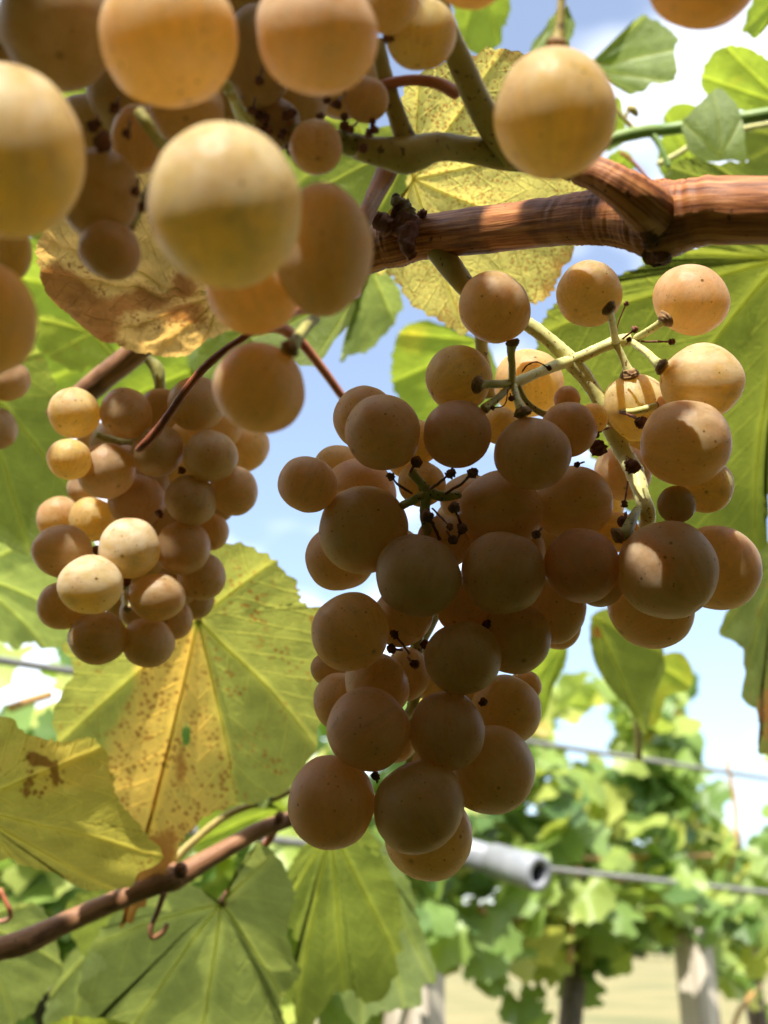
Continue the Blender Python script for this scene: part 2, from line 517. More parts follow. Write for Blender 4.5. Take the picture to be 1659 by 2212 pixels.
# ------------------------------------------------------------------ ground, treeline
def ground():
    m, nt, n, l, out = nmat("dry_meadow")
    tcn = n.new("ShaderNodeTexCoord")
    a = noise_node(n, l, tcn.outputs['Object'], 0.35, 5)
    b = noise_node(n, l, tcn.outputs['Object'], 9, 6, 0.7)
    c = ramp(n, l, a.outputs['Fac'], [(0.35, (0.14, 0.14, 0.045)), (0.5, (0.21, 0.18, 0.065)), (0.7, (0.26, 0.21, 0.085))]).outputs['Color']
    sx = n.new("ShaderNodeSeparateXYZ"); l.new(tcn.outputs['Object'], sx.inputs[0])
    along = math_(n, l, 'SUBTRACT', sx.outputs[1], math_(n, l, 'MULTIPLY', sx.outputs[0], 0.12))
    near = ramp(n, l, math_(n, l, 'MULTIPLY_ADD', a.outputs['Fac'], 1.5, math_(n, l, 'MULTIPLY', along, 0.2)), [(0.0, 1.0), (1.15, 1.0), (1.6, 0.0)]).outputs['Color']
    c = mix(n, l, near, c, (0.055, 0.085, 0.02))      # greener grass around the near rows
    c = mix(n, l, 0.6, c, mix(n, l, 1.0, c, ramp(n, l, b.outputs['Fac'], [(0.3, 0.6), (0.7, 1.3)]).outputs['Color'], 'MULTIPLY'))
    p = n.new("ShaderNodeBsdfPrincipled")
    p.inputs['Roughness'].default_value = 0.95
    l.new(c, p.inputs['Base Color'])
    l.new(p.outputs['BSDF'], out.inputs['Surface'])
    xs = [-600, -200, -80, -40, -20, -12, -8, -5, -3, -2, -1, 0, 1, 2, 3, 5, 8, 12, 20, 40, 80, 200, 600]
    ys = [-300, -80, -20, -8, -4, -2, 0, 1, 2, 3, 4, 5, 6, 7, 8, 10, 12, 15, 19, 24, 30, 40, 60, 100, 200, 500, 1200]
    v = [(x, y, (0.05 * noise.noise(Vector((x * 0.3, y * 0.3, 0))) if abs(x) < 60 and abs(y) < 100 else 0.0)) for y in ys for x in xs]
    w = len(xs)
    f = [(j * w + i, j * w + i + 1, (j + 1) * w + i + 1, (j + 1) * w + i) for j in range(len(ys) - 1) for i in range(w - 1)]
    o = mesh_obj("ground", v, f, m, origin=(0, 0, 0))
    o['kind'] = 'structure'
    o['label'] = 'dry yellowish meadow grass running under the vine rows'
ground()

# ------------------------------------------------------------------ grapes
def grape_mesh(seed):
    r = random.Random(seed)
    vs, fs = [], []
    U, V = 44, 26
    ofs = Vector((seed * 5.3, seed * 1.7, 0))
    flat = 0.91 + 0.09 * r.random()
    vs.append((0, 0, flat * 0.97))
    for j in range(1, V):
        th = math.pi * j / V
        for i in range(U):
            ph = 2 * math.pi * i / U
            d = Vector((math.sin(th) * math.cos(ph), math.sin(th) * math.sin(ph), math.cos(th)))
            k = 1 + 0.045 * noise.noise(d * 1.2 + ofs) + 0.012 * noise.noise(d * 2.6 + ofs)
            dimple = 0.035 * math.exp(-((th) / 0.22) ** 2) + 0.018 * math.exp(-((math.pi - th) / 0.10) ** 2)
            p = d * (k - dimple)
            p.z *= flat
            vs.append(tuple(p))
    vs.append((0, 0, -flat * 0.985))
    for i in range(U):
        fs.append((0, 1 + i, 1 + (i + 1) % U))
    for j in range(V - 2):
        for i in range(U):
            a, b = 1 + j * U + i, 1 + j * U + (i + 1) % U
            fs.append((a, a + U, b + U, b))
    last = len(vs) - 1
    for i in range(U):
        fs.append((last, 1 + (V - 2) * U + (i + 1) % U, 1 + (V - 2) * U + i))
    me = bpy.data.meshes.new("grape")
    me.from_pydata(vs, [], fs)
    me.polygons.foreach_set('use_smooth', [True] * len(me.polygons))
    me.materials.append(M_GRAPE)
    return me
GRAPE_MESHES = [grape_mesh(s) for s in range(1, 9)]
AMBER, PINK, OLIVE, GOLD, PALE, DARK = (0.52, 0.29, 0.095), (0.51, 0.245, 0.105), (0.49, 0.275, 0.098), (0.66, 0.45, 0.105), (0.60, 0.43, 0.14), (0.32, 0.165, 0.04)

SUNLIT_BLOOM = {(20,330): 1.7, (488,448): 2.0, (700,540): 1.4, (1198,248): 1.5, (196,1263): 1.9, (280,1184): 1.9, (1516,824): 1.5, (160,892): 1.4, (685,75): 1.4, (365,83): 0.9}  # extra pale bloom on sunlit grapes, whitening their lit tops
def bloom(k): return SUNLIT_BLOOM.get(k, 0.9)
def place_bunch(parent, z0, lst, tight=0.90, step=0.003):
    """lst: x, y, rx, ry, layer, colour [, direction of the tip]; grapes are pushed back until they touch the ones in front"""
    done = []
    for g in sorted(lst, key=lambda e: e[4]):
        x, y, rx, ry, lay, c = g[:6]
        z = z0 + lay * step
        for _ in range(40):
            ok = True
            R = 0.5 * (rx + ry) / FV * z
            X, Y = (x - CX) / FV * z, (CY - y) / FV * z
            for (X2, Y2, Z2, R2) in done:
                need = tight * (R + R2)
                d2 = (X - X2) ** 2 + (Y - Y2) ** 2
                if d2 < need * need:
                    zz = Z2 + math.sqrt(need * need - d2)
                    if z < zz - 1e-5:
                        z = zz; ok = False
            if ok: break
        R = 0.5 * (rx + ry) / FV * z
        done.append(((x - CX) / FV * z, (CY - y) / FV * z, z, R))
        o = bpy.data.objects.new("grape", rnd.choice(GRAPE_MESHES))
        col.objects.link(o)
        o.parent = parent
        o.location = P(x, y, z) - world_loc(parent)
        tip = Vector((rnd.gauss(0, 0.7), rnd.gauss(0.1, 0.7), -1)) if len(g) < 7 else (R_ * g[6][0] + U_ * g[6][1] - F_ * g[6][2])
        q = (-tip.normalized()).to_track_quat('Z', 'Y')
        o.rotation_mode = 'QUATERNION'
        o.rotation_quaternion = q
        o.scale = (R, R, R)
        if abs(rx - ry) > 4:       # taller or wider grapes: tip straight up/down in the picture
            up = U_ if ry > rx else R_
            e = max(rx, ry) / min(rx, ry)
            o.rotation_quaternion = up.to_track_quat('Z', 'Y')
            o.scale = (min(rx, ry) / FV * z,) * 2 + (max(rx, ry) / FV * z / 0.96,)
        j = rnd.uniform(0.9, 1.1)
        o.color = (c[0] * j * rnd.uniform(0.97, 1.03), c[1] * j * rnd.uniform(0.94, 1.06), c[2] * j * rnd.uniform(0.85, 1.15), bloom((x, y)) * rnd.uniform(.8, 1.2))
    return done

MAIN = [
    (1442,1230,109,106,0,AMBER), (905,1743,101,104,0,OLIVE), (1480,957,100,94,0.5,AMBER), (1150,980,86,82,0.5,PINK), (903,1243,95,94,0.5,OLIVE),
    (796,1575,90,90,0.5,PINK), (828,935,84,84,0.5,PINK), (786,1143,97,98,1,OLIVE), (1087,1237,90,94,1,OLIVE), (1257,1222,81,82,1,(0.50,0.15,0.045)),
    (988,937,74,74,1,PINK), (1068,664,80,80,1,AMBER), (965,1578,82,87,1,PINK), (716,1732,95,102,1,PINK), (757,1365,87,85,1.2,AMBER),
    (1000,1422,84,84,1.2,AMBER), (1080,1105,95,88,2,OLIVE), (1235,1085,88,78,2,OLIVE), (991,818,73,73,2,GOLD), (1516,824,90,82,1.5,GOLD),
    (1272,635,70,71,1.5,(0.58,0.37,0.15)), (1493,648,82,80,5,(0.58,0.37,0.15)), (1461,1090,42,40,1,DARK), (1458,880,42,42,2,PINK),
    (1112,1380,80,78,2,OLIVE), (1060,1662,94,98,2,OLIVE), (925,1805,97,97,3,OLIVE), (815,1478,72,72,2,AMBER), (735,1515,58,66,3,AMBER),
    (1092,1535,76,76,3,OLIVE), (664,1047,63,67,2,PINK), (775,1068,80,80,2.5,PINK), (735,1205,77,77,3,OLIVE), (788,903,70,68,3,AMBER),
    (730,1012,52,54,4,AMBER), (1228,928,64,60,2,AMBER), (1142,828,75,76,14,GOLD), (1372,880,72,74,5,GOLD), (1525,1050,60,58,3,GOLD),
    (1550,1226,94,94,2,AMBER), (1408,1308,95,95,2.5,PINK), (1293,1258,56,56,3,PINK), (1345,1022,60,62,14,PINK), (1285,1085,62,70,15,GOLD),
    (1370,945,52,56,16,GOLD), (1200,1312,66,76,3,OLIVE), (1205,1345,50,60,4,OLIVE), (911,1045,52,52,5,GOLD), (902,955,48,52,5,GOLD),
    (1225,862,28,30,5,PINK), (1280,905,32,36,6,GOLD), (1135,1480,34,36,5,OLIVE), (960,1170,60,60,5,OLIVE), (870,1330,70,70,5,OLIVE), (1000,1310,60,60,5,OLIVE),
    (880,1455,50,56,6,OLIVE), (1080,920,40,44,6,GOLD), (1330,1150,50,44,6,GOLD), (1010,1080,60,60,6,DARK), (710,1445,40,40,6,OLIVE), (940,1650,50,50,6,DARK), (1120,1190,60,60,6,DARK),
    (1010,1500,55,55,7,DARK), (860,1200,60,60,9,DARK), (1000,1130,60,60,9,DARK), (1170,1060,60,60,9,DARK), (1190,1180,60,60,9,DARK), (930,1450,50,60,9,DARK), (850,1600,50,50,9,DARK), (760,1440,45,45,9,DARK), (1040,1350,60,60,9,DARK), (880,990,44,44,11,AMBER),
]
LEFT = [
    (196,1263,72,64,-2.2,(0.58,0.44,0.15),(-0.25,0.05,1.0)), (280,1184,68,65,-1.8,(0.58,0.44,0.15),(-0.02,-0.25,1.0)), (135,1190,66,58,1.2,OLIVE), (231,1017,64,61,1,OLIVE), (295,1082,63,60,1,OLIVE),
    (340,975,58,57,2,OLIVE), (455,985,61,58,1.5,OLIVE), (412,1080,58,56,1.5,OLIVE), (395,1182,60,60,1.5,OLIVE), (160,892,57,55,1.5,GOLD),
    (272,893,58,56,2,AMBER), (150,992,47,47,-1,GOLD), (200,1122,50,52,3,GOLD), (128,1120,50,46,3,AMBER), (340,1290,63,52,1.5,AMBER),
    (435,1245,51,54,3,OLIVE), (212,1378,65,58,1.5,AMBER), (320,1388,59,56,2,OLIVE), (135,1308,53,56,3,AMBER), (373,1338,42,46,4,OLIVE),
    (505,1060,54,56,3,OLIVE), (450,1148,44,46,4,AMBER), (425,872,62,64,3,AMBER), (465,915,62,60,4,AMBER), (525,965,60,58,4,AMBER),
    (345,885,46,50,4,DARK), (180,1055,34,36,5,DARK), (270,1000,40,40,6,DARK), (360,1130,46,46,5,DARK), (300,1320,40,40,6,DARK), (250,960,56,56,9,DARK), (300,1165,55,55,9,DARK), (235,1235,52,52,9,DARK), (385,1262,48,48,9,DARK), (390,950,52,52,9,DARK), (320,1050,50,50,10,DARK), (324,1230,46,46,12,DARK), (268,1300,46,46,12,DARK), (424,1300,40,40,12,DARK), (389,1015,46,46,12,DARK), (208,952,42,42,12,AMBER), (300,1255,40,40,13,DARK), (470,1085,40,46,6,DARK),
]
FRONT = [   # the near bunch at the top left
    (20,330,161,187,0,(0.58,0.45,0.10)), (488,448,165,180,1,(0.56,0.42,0.13)), (365,83,148,150,3,(0.60,0.39,0.11)), (685,75,135,132,4,AMBER), (-36,690,112,132,2,(0.56,0.32,0.075)),
    (700,540,105,137,7,OLIVE), (550,618,104,104,9,AMBER), (128,62,128,126,8,DARK), (215,420,86,100,11,DARK), (237,540,67,67,10,DARK),
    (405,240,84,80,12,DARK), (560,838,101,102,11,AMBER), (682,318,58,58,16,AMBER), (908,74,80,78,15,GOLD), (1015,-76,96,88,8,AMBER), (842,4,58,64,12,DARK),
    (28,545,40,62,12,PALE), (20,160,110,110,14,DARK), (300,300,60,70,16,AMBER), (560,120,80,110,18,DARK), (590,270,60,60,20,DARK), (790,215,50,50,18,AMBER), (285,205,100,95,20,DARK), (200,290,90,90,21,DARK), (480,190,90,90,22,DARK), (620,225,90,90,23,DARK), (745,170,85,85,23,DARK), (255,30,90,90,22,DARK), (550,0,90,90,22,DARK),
]
HANG = [(1198,248,131,140,0,(0.58,0.42,0.12)), (1520,-50,126,104,0,AMBER), (1330,-160,120,120,1,AMBER)]
EDGE = [(18,822,48,46,0,DARK), (-12,925,48,50,0.5,DARK), (-60,850,50,50,1,DARK), (-55,960,50,50,1.2,DARK)]

G = 'bunches of ripe amber grapes'
b_main = thing("grape_bunch", 'large brownish amber grape bunch in shade hanging in the middle below the woody cane', 'grape bunch', P(1231,778,0.262), G)
b_left = thing("grape_bunch", 'smaller olive grape bunch with two sunlit pale grapes, below the curled dry leaf', 'grape bunch', P(345,880,0.35), G)
b_front = thing("grape_bunch", 'closest blurred grape bunch of big golden grapes filling the top left corner', 'grape bunch', P(870,335,0.185), G)
b_hang = thing("grape_bunch", 'blurred grapes hanging on thin stalks in front of the woody cane at the top right', 'grape bunch', P(1330,-160,0.15), G)
b_edge = thing("grape_bunch", 'two dark brown grapes cut off by the left edge in front of a green leaf', 'grape bunch', P(-40,800,0.36), G)
d_main = place_bunch(b_main, 0.232, MAIN)
d_left = place_bunch(b_left, 0.315, LEFT)
d_front = place_bunch(b_front, 0.125, FRONT, tight=0.86)
place_bunch(b_hang, 0.150, HANG)
place_bunch(b_edge, 0.37, EDGE)

# ------------------------------------------------------------------ stalks of the bunches
def S(z): return lambda pts: [(x, y, d if d else z, r) for x, y, d, r in pts]

def receptacle(parent, at, direc, r, hollow=False):
    """the small flared brown collar where a stalk meets its grape"""
    d = direc.normalized()
    pts = [at - d * r * 0.75, at - d * r * 0.35, at - d * r * 0.05, at + d * r * 0.25]
    v, f, a = tube_geo(pts, [r * 0.62, r * 0.95, r * 1.08, r * 0.85], sides=14, per=4, bump=0.22, seed=rnd.random() * 20)
    return mesh_obj("receptacle", v, f, M_CAP, parent, origin=at, attrs={'bark': a})

def on_grape(dones, gx, gy, x, y):
    X, Y, Z, R = min(dones, key=lambda g: (CX + g[0] / g[2] * FV - gx) ** 2 + (CY - g[1] / g[2] * FV - gy) ** 2)
    r = min(math.hypot((x - CX) / FV * Z - X, (CY - y) / FV * Z - Y), R * .98)
    return Z - math.sqrt(R * R - r * r), P(CX + X / Z * FV, CY - Y / Z * FV, Z)
def pedicel(parent, spec, r_cap, mat=None, capdir=None, on=None):
    """stalk that widens into a collar; spec in picture units; on = (placed grapes, x, y) it grows from"""
    if on:
        zs, gc = on_grape(on[0], on[1], on[2], spec[-1][0], spec[-1][1])
        n_ = len(spec) - 1
        z0_ = spec[0][2]
        spec = [(x, y, z0_ + (zs - .0006 - z0_) * (1 - (1 - i / n_) ** 2), r) for i, (x, y, z, r) in enumerate(spec)]
        capdir = (P(*spec[-1][:3]) - P(*spec[-2][:3])).normalized() * .5 + (gc - P(*spec[-1][:3])).normalized()
    o = vtube("pedicel", spec, mat or M_RACH, parent, sides=10, per=6, bump=0.12, seed=rnd.random() * 9)
    p1, p0 = P(*spec[-1][:3]), P(*spec[-2][:3])
    d = (p1 - p0) if capdir is None else capdir
    receptacle(o, p1, d, r_cap / FV * spec[-1][2])
    return o

def withered(parent, stalk, r, seed):
    """an aborted berry: thin dry stalk with a shrivelled knob"""
    pts = [P(x, y, d) for x, y, d in stalk]
    rs = r * .75 / FV * stalk[-1][2]
    d = (pts[-1] - pts[-2]).normalized()
    pts2 = pts + [pts[-1] + d * rs * 0.5, pts[-1] + d * rs * 1.3, pts[-1] + d * rs * 2.1, pts[-1] + d * rs * 2.5]
    rad = [rs * 0.3] * len(pts) + [rs * 0.8, rs * 1.0, rs * 0.75, rs * 0.2]
    v, f, a = tube_geo(pts2, rad, sides=10, per=4, bump=0.95, seed=seed)
    return mesh_obj("withered_berry", v, f, M_DRY, parent, origin=pts[0], attrs={'bark': a})

# main bunch: peduncle from the cane, pale rachis, side branches
ZR = 0.262
vtube("peduncle", [(935,525,0.252,27),(972,575,0.248,26),(1010,622,0.248,23),(1060,665,0.256,19),(1115,690,0.262,17)], M_RACH_OLD, b_main, sides=16, bump=0.06)
vtube("rachis", [(1112,688,ZR,17),(1145,704,ZR,16),(1190,738,ZR,16),(1231,778,ZR,19),(1273,828,ZR,17),(1308,892,ZR,17),(1322,925,ZR,21),(1345,975,ZR,19),(1371,1020,ZR-.004,20),(1386,1070,ZR-.008,17),(1400,1112,ZR-.010,17),(1390,1150,ZR,14)], M_RACH, b_main, sides=18, per=8, bump=0.12)
vtube("branch", [(1226,784,ZR,13),(1262,768,ZR-.002,12.5),(1300,750,ZR-.003,12),(1332,738,ZR-.003,14),(1362,733,ZR-.003,13)], M_RACH, b_main, sides=14, bump=0.1)
vtube("branch", [(1236,778,ZR,13),(1200,790,ZR-.006,12.5),(1160,806,ZR-.012,11),(1120,824,ZR-.017,12.5),(1104,830,ZR-.019,12)], M_RACH, b_main, sides=14, bump=0.1)
# right fork
pedicel(b_main, [(1330,738,ZR-.004,9),(1324,705,ZR-.007,8),(1318,676,ZR-.012,9),(1314,664,ZR-.015,12)], 17, on=(d_main, 1272,635))
pedicel(b_main, [(1375,731,ZR-.004,9),(1400,716,ZR-.007,9),(1425,700,ZR-.012,9.5),(1440,688,ZR-.016,13)], 18, on=(d_main, 1493,648))
pedicel(b_main, [(1370,740,ZR-.004,9),(1398,762,ZR-.006,8),(1418,782,ZR-.007,10),(1432,793,ZR-.008,16)], 18, on=(d_main, 1516,824))
pedicel(b_main, [(1332,745,ZR-.004,8),(1345,772,ZR-.005,8),(1356,798,ZR-.003,11),(1360,812,ZR,17)], 20, on=(d_main, 1372,880))
withered(b_main, [(1330,718,ZR-.006),(1338,690,ZR-.008),(1350,662,ZR-.01)], 7, 3)
withered(b_main, [(1384,738,ZR-.006),(1420,738,ZR-.008),(1442,738,ZR-.009)], 9, 5)
withered(b_main, [(1345,732,ZR-.01),(1358,722,ZR-.012),(1366,716,ZR-.013)], 9, 7)
withered(b_main, [(1356,740,ZR-.018),(1358,735,ZR-.020)], 7, 8)
# left fork (a little rosette of stalks)
ZL = ZR - .020
pedicel(b_main, [(1106,826,ZL,8),(1106,790,ZL-.004,8),(1104,760,ZL-.006,9),(1107,738,ZL-.006,14)], 15, M_RACH, on=(d_main, 1068,664))
pedicel(b_main, [(1100,828,ZL,9),(1072,830,ZL-.005,9),(1045,830,ZL-.009,10),(1030,831,ZL-.012,15)], 18, M_RACH, on=(d_main, 991,818))
pedicel(b_main, [(1098,836,ZL,7),(1080,856,ZL-.003,8),(1060,872,ZL-.003,9),(1046,884,ZL-.002,12)], 10, M_RACH, on=(d_main, 988,937))
pedicel(b_main, [(1110,834,ZL,8),(1116,858,ZL-.003,8),(1124,880,ZL-.004,11),(1130,894,ZL-.002,17)], 19, M_RACH, on=(d_main, 1150,980))
pedicel(b_main, [(1120,836,ZL+.002,6),(1138,868,ZL+.002,6),(1165,890,ZL+.004,7),(1185,898,ZL+.008,8)], 9, M_RACH_DARK)
withered(b_main, [(1128,803,ZL-.004),(1140,788,ZL-.009),(1160,782,ZL-.010),(1180,792,ZL-.010)], 7, 11)
withered(b_main, [(1096,840,ZL-.006),(1094,866,ZL-.010),(1085,878,ZL-.011),(1070,880,ZL-.011)], 6, 12)
withered(b_main, [(1102,850,ZL-.006),(1104,858,ZL-.008)], 7, 13)
# lower on the rachis
pedicel(b_main, [(1330,884,ZR-.004,8),(1358,890,ZR-.008,7),(1392,884,ZR-.010,8),(1420,876,ZR-.010,8)], 8)
withered(b_main, [(1340,890,ZR-.010),(1368,900,ZR-.016),(1378,908,ZR-.018)], 15, 15)
withered(b_main, [(1318,922,ZR-.008),(1300,930,ZR-.012),(1290,936,ZR-.014)], 10, 16)
withered(b_main, [(1300,955,ZR-.012),(1296,962,ZR-.014)], 20, 17)
withered(b_main, [(1352,998,ZR-.016),(1362,1004,ZR-.020),(1364,1006,ZR-.022)], 18, 18)
withered(b_main, [(1356,1040,ZR-.014),(1352,1068,ZR-.016),(1350,1082,ZR-.017)], 9, 19)
withered(b_main, [(1262,998,ZR-.016),(1250,1002,ZR-.018)], 8, 20)
pedicel(b_main, [(1378,1100,ZR-.012,9),(1366,1120,ZR-.015,11),(1352,1150,ZR-.016,14),(1332,1158,ZR-.018,15)], 18, M_RACH_DARK, on=(d_main, 1257,1222))
withered(b_main, [(1352,1108,ZR-.016),(1350,1122,ZR-.02)], 16, 21)
withered(b_main, [(1170,1140,0.228),(1162,1150,0.226)], 11, 22)
# second shoulder in the middle left
ZM = 0.238
vtube("branch", [(888,1018,ZM,10),(906,1040,ZM,10),(925,1062,ZM,13),(958,1072,ZM,11),(992,1068,ZM+.002,9)], M_RACH_DARK, b_main, sides=12, bump=0.2)
vtube("branch", [(922,1062,ZM,12),(918,1090,ZM,11),(920,1130,ZM+.003,11),(940,1180,ZM+.010,10),(985,1190,ZM+.02,9)], M_RACH_DARK, b_main, sides=12, bump=0.2)
vtube("branch", [(920,1066,ZM,9),(890,1082,ZM-.002,9),(868,1092,ZM+.002,9)], M_RACH_DARK, b_main, sides=12, bump=0.25)
withered(b_main, [(930,1056,ZM-.004),(950,1042,ZM-.007),(964,1030,ZM-.008)], 14, 31)
withered(b_main, [(962,1066,ZM-.004),(995,1046,ZM-.007),(1012,1030,ZM-.008)], 14, 32)
withered(b_main, [(890,1066,ZM-.004),(862,1048,ZM-.007),(850,1036,ZM-.008)], 11, 33)
withered(b_main, [(886,1020,ZM-.002),(896,1004,ZM-.005)], 13, 34)
withered(b_main, [(950,1166,ZM-.004),(936,1135,ZM-.008),(928,1122,ZM-.010)], 16, 35)
withered(b_main, [(1000,1150,ZM-.004),(990,1118,ZM-.008),(984,1104,ZM-.010)], 15, 36)
withered(b_main, [(934,1098,ZM-.004),(955,1120,ZM-.008),(968,1134,ZM-.010)], 9, 37)
withered(b_main, [(990,1160,ZM-.004),(996,1148,ZM-.006)], 13, 38)
withered(b_main, [(965,1148,ZM-.006),(974,1160,ZM-.008)], 12, 39)
# stalk seen low in the bunch
vtube("branch", [(905,1330,0.262,14),(900,1400,0.258,14),(905,1450,0.258,14),(892,1520,0.262,12),(870,1560,.268,10)], M_RACH_DARK, b_main, sides=12, bump=0.25)
for k, (st, r) in enumerate([([(884,1412,.244),(870,1392,.240),(856,1376,.238)], 11), ([(868,1405,.244),(850,1402,.240)], 12), ([(910,1402,.248),(916,1396,.246)], 12), ([(1034,1520,.238),(1040,1518,.236)], 10), ([(815,1690,.234),(812,1680,.232)], 11), ([(1060,1340,.244),(1056,1346,.242)], 14), ([(880,1420,.25),(890,1430,.248)], 12)]):
    withered(b_main, st, r, 50 + k)
# stalk behind the top grape
vtube("branch", [(1042,690,.285,15),(1040,745,.285,14),(1048,800,.285,15),(1060,860,.285,12)], M_RACH_OLD, b_main, sides=12, bump=0.1)
# hidden stalks that carry the shaded grapes
vtube("rachis", [(1390,1150,ZR,14),(1250,1180,.275,12),(1060,1200,.28,12),(960,1300,.275,12),(900,1420,.268,12),(890,1560,.27,11),(880,1700,.272,9)], M_RACH_DARK, b_main, sides=12, bump=0.15)

# left bunch
vtube("peduncle", [(318,775,.345,10),(338,795,.345,15),(345,830,.345,12),(346,870,.348,12),(340,930,.352,12)], M_RACH_DARK, b_left, sides=14, bump=0.08)
vtube("rachis", [(340,930,.352,12),(300,1010,.356,11),(285,1100,.358,11),(275,1200,.352,10),(270,1290,.340,8),(276,1316,.325,7)], M_RACH_DARK, b_left, sides=12, bump=0.15)
vtube("branch", [(330,935,.35,9),(270,955,.343,9),(235,948,.338,8),(208,938,.336,8)], M_RACH_DARK, b_left, sides=10, bump=0.15)
pedicel(b_left, [(270,1278,.32,6),(271,1296,.316,6),(274,1308,.312,7),(276,1316,.310,8)], 8, M_RACH)
for k, (st, r) in enumerate([([(272,1262,.325),(273,1258,.322)], 12), ([(386,1022,.325),(392,1018,.322)], 9), ([(230,1190,.33),(214,1188,.326)], 12), ([(350,1118,.325),(345,1112,.322)], 9)]):
    withered(b_left, st, r, 70 + k)

# near bunch: thick out-of-focus peduncle with its forks
ZF = 0.190
vtube("peduncle", [(1240,362,.200,30),(1180,345,.200,30),(1090,337,.200,30),(1000,322,.195,28),(940,318,ZF,31),(880,335,ZF-.002,40),(830,330,ZF-.004,33),(770,318,ZF-.006,26)], M_RACH_OLD, b_front, sides=24, per=8, bump=0.05)
vtube("branch", [(1105,345,.200,26),(1070,285,.194,32),(1030,215,.188,29),(992,130,.182,28),(955,40,.176,25),(930,-60,.17,24)], M_RACH_OLD, b_front, sides=20, per=8, bump=0.05)
vtube("branch", [(885,330,ZF,30),(868,280,ZF-.003,22),(846,215,ZF-.005,19),(828,150,ZF-.006,17),(815,90,ZF-.006,16)], M_RACH_OLD, b_front, sides=18, per=8, bump=0.08)
vtube("branch", [(850,340,ZF,26),(826,390,ZF+.008,22),(806,430,ZF+.02,19),(785,478,ZF+.032,18),(770,520,ZF+.04,17)], M_TEND, b_front, sides=18, per=8, bump=0.06)
vtube("branch", [(785,318,ZF-.004,25),(720,305,ZF-.006,24),(650,290,ZF-.006,22),(580,270,ZF-.006,20),(520,250,ZF-.008,16)], M_RACH_DARK, b_front, sides=16, per=8, bump=0.2)
vtube("branch", [(520,250,ZF-.008,14),(505,215,ZF-.014,12),(490,185,ZF-.020,13)], M_RACH, b_front, sides=12, bump=0.15)
vtube("branch", [(545,262,ZF-.012,12),(520,240,ZF-.016,12),(500,205,ZF-.022,12)], M_RACH, b_front, sides=12, bump=0.15)
vtube("tendril", [(812,188,ZF-.008,13),(850,178,ZF-.007,12),(895,173,ZF-.005,12),(945,180,ZF-.003,13),(985,200,ZF+.001,15)], M_RED, b_front, sides=12, bump=0.05)
pedicel(b_front, [(680,690,.180,12),(662,705,.176,12),(640,735,.172,13),(624,756,.170,20)], 22, M_RACH_DARK, on=(d_front, 560, 838))
pedicel(b_front, [(300,240,.150,12),(318,268,.150,13),(340,300,.152,12),(362,318,.154,12)], 12, M_RACH_DARK)
pedicel(b_front, [(330,400,.165,11),(305,440,.162,11),(290,470,.160,12),(280,490,.160,12)], 13, M_RACH_DARK)
for k in range(26):      # dead little berries along the dark stalk
    x, y = rnd.uniform(560, 800), 0
    y = 200 + (x - 560) * 0.05 + rnd.uniform(0, 115)
    dx, dy = rnd.uniform(-16, 16), rnd.uniform(-20, 20)
    withered(b_front, [(x, y, ZF - .004), (x + dx * .6, y + dy * .6, ZF - .008), (x + dx, y + dy, ZF - .012)], rnd.uniform(8, 14), 100 + k)
for k, (x, y, r) in enumerate([(228,345,24), (275,300,12), (205,290,16), (310,460,13), (295,425,12), (850,80,22), (840,95,14), (900,78,9), (560,185,11), (545,250,12), (600,180,11), (250,250,15)]):
    withered(b_front, [(x + 6, y - 40, .158 if x < 400 else .172), (x + 2, y - 14, .156 if x < 400 else .170), (x, y - r, .155 if x < 400 else .168)], r, 140 + k)

# hanging grapes at the top right
pedicel(b_hang, [(1212,-200,.150,8),(1214,-60,.150,8),(1212,20,.150,9),(1208,70,.150,12),(1202,100,.150,20)], 23, M_RACH_OLD)
vtube("rachis", [(1205,-230,.152,11),(1300,-280,.152,11),(1420,-290,.153,12),(1560,-260,.153,12)], M_RACH_OLD, b_hang, sides=12)
pedicel(b_hang, [(1490,-285,.153,8),(1510,-220,.152,8),(1518,-170,.151,9),(1520,-150,.150,12)], 20, M_RACH_OLD)

# stalk of the cut-off bunch
vtube("rachis", [(-40,760,.385,10),(-35,820,.385,9),(-30,900,.385,8),(-30,960,.385,6)], M_RACH_DARK, b_edge, sides=10)

# ------------------------------------------------------------------ canes
cane = thing("vine_cane", 'thick reddish brown woody cane with ribbed bark crossing the upper right half', 'vine cane', P(1430,470,.235))
low = thing("vine_cane", 'thin brown cane rising from the lower left edge to the large bunch, with big leaves', 'vine cane', P(380,1890,.45))
shoot = thing("vine_shoot", 'green young shoot with pale leaves above the woody cane at the top right', 'vine shoot', P(1390,285,.5))
back = thing("vine_cane", 'brown cane behind the smaller left bunch, carrying the curled dry leaf', 'vine cane', P(220,820,.42))
drop = thing("vine_shoot", 'drooping leafy shoot with green and yellow leaves, below the right side of the large bunch', 'vine shoot', P(1380,1440,.8))

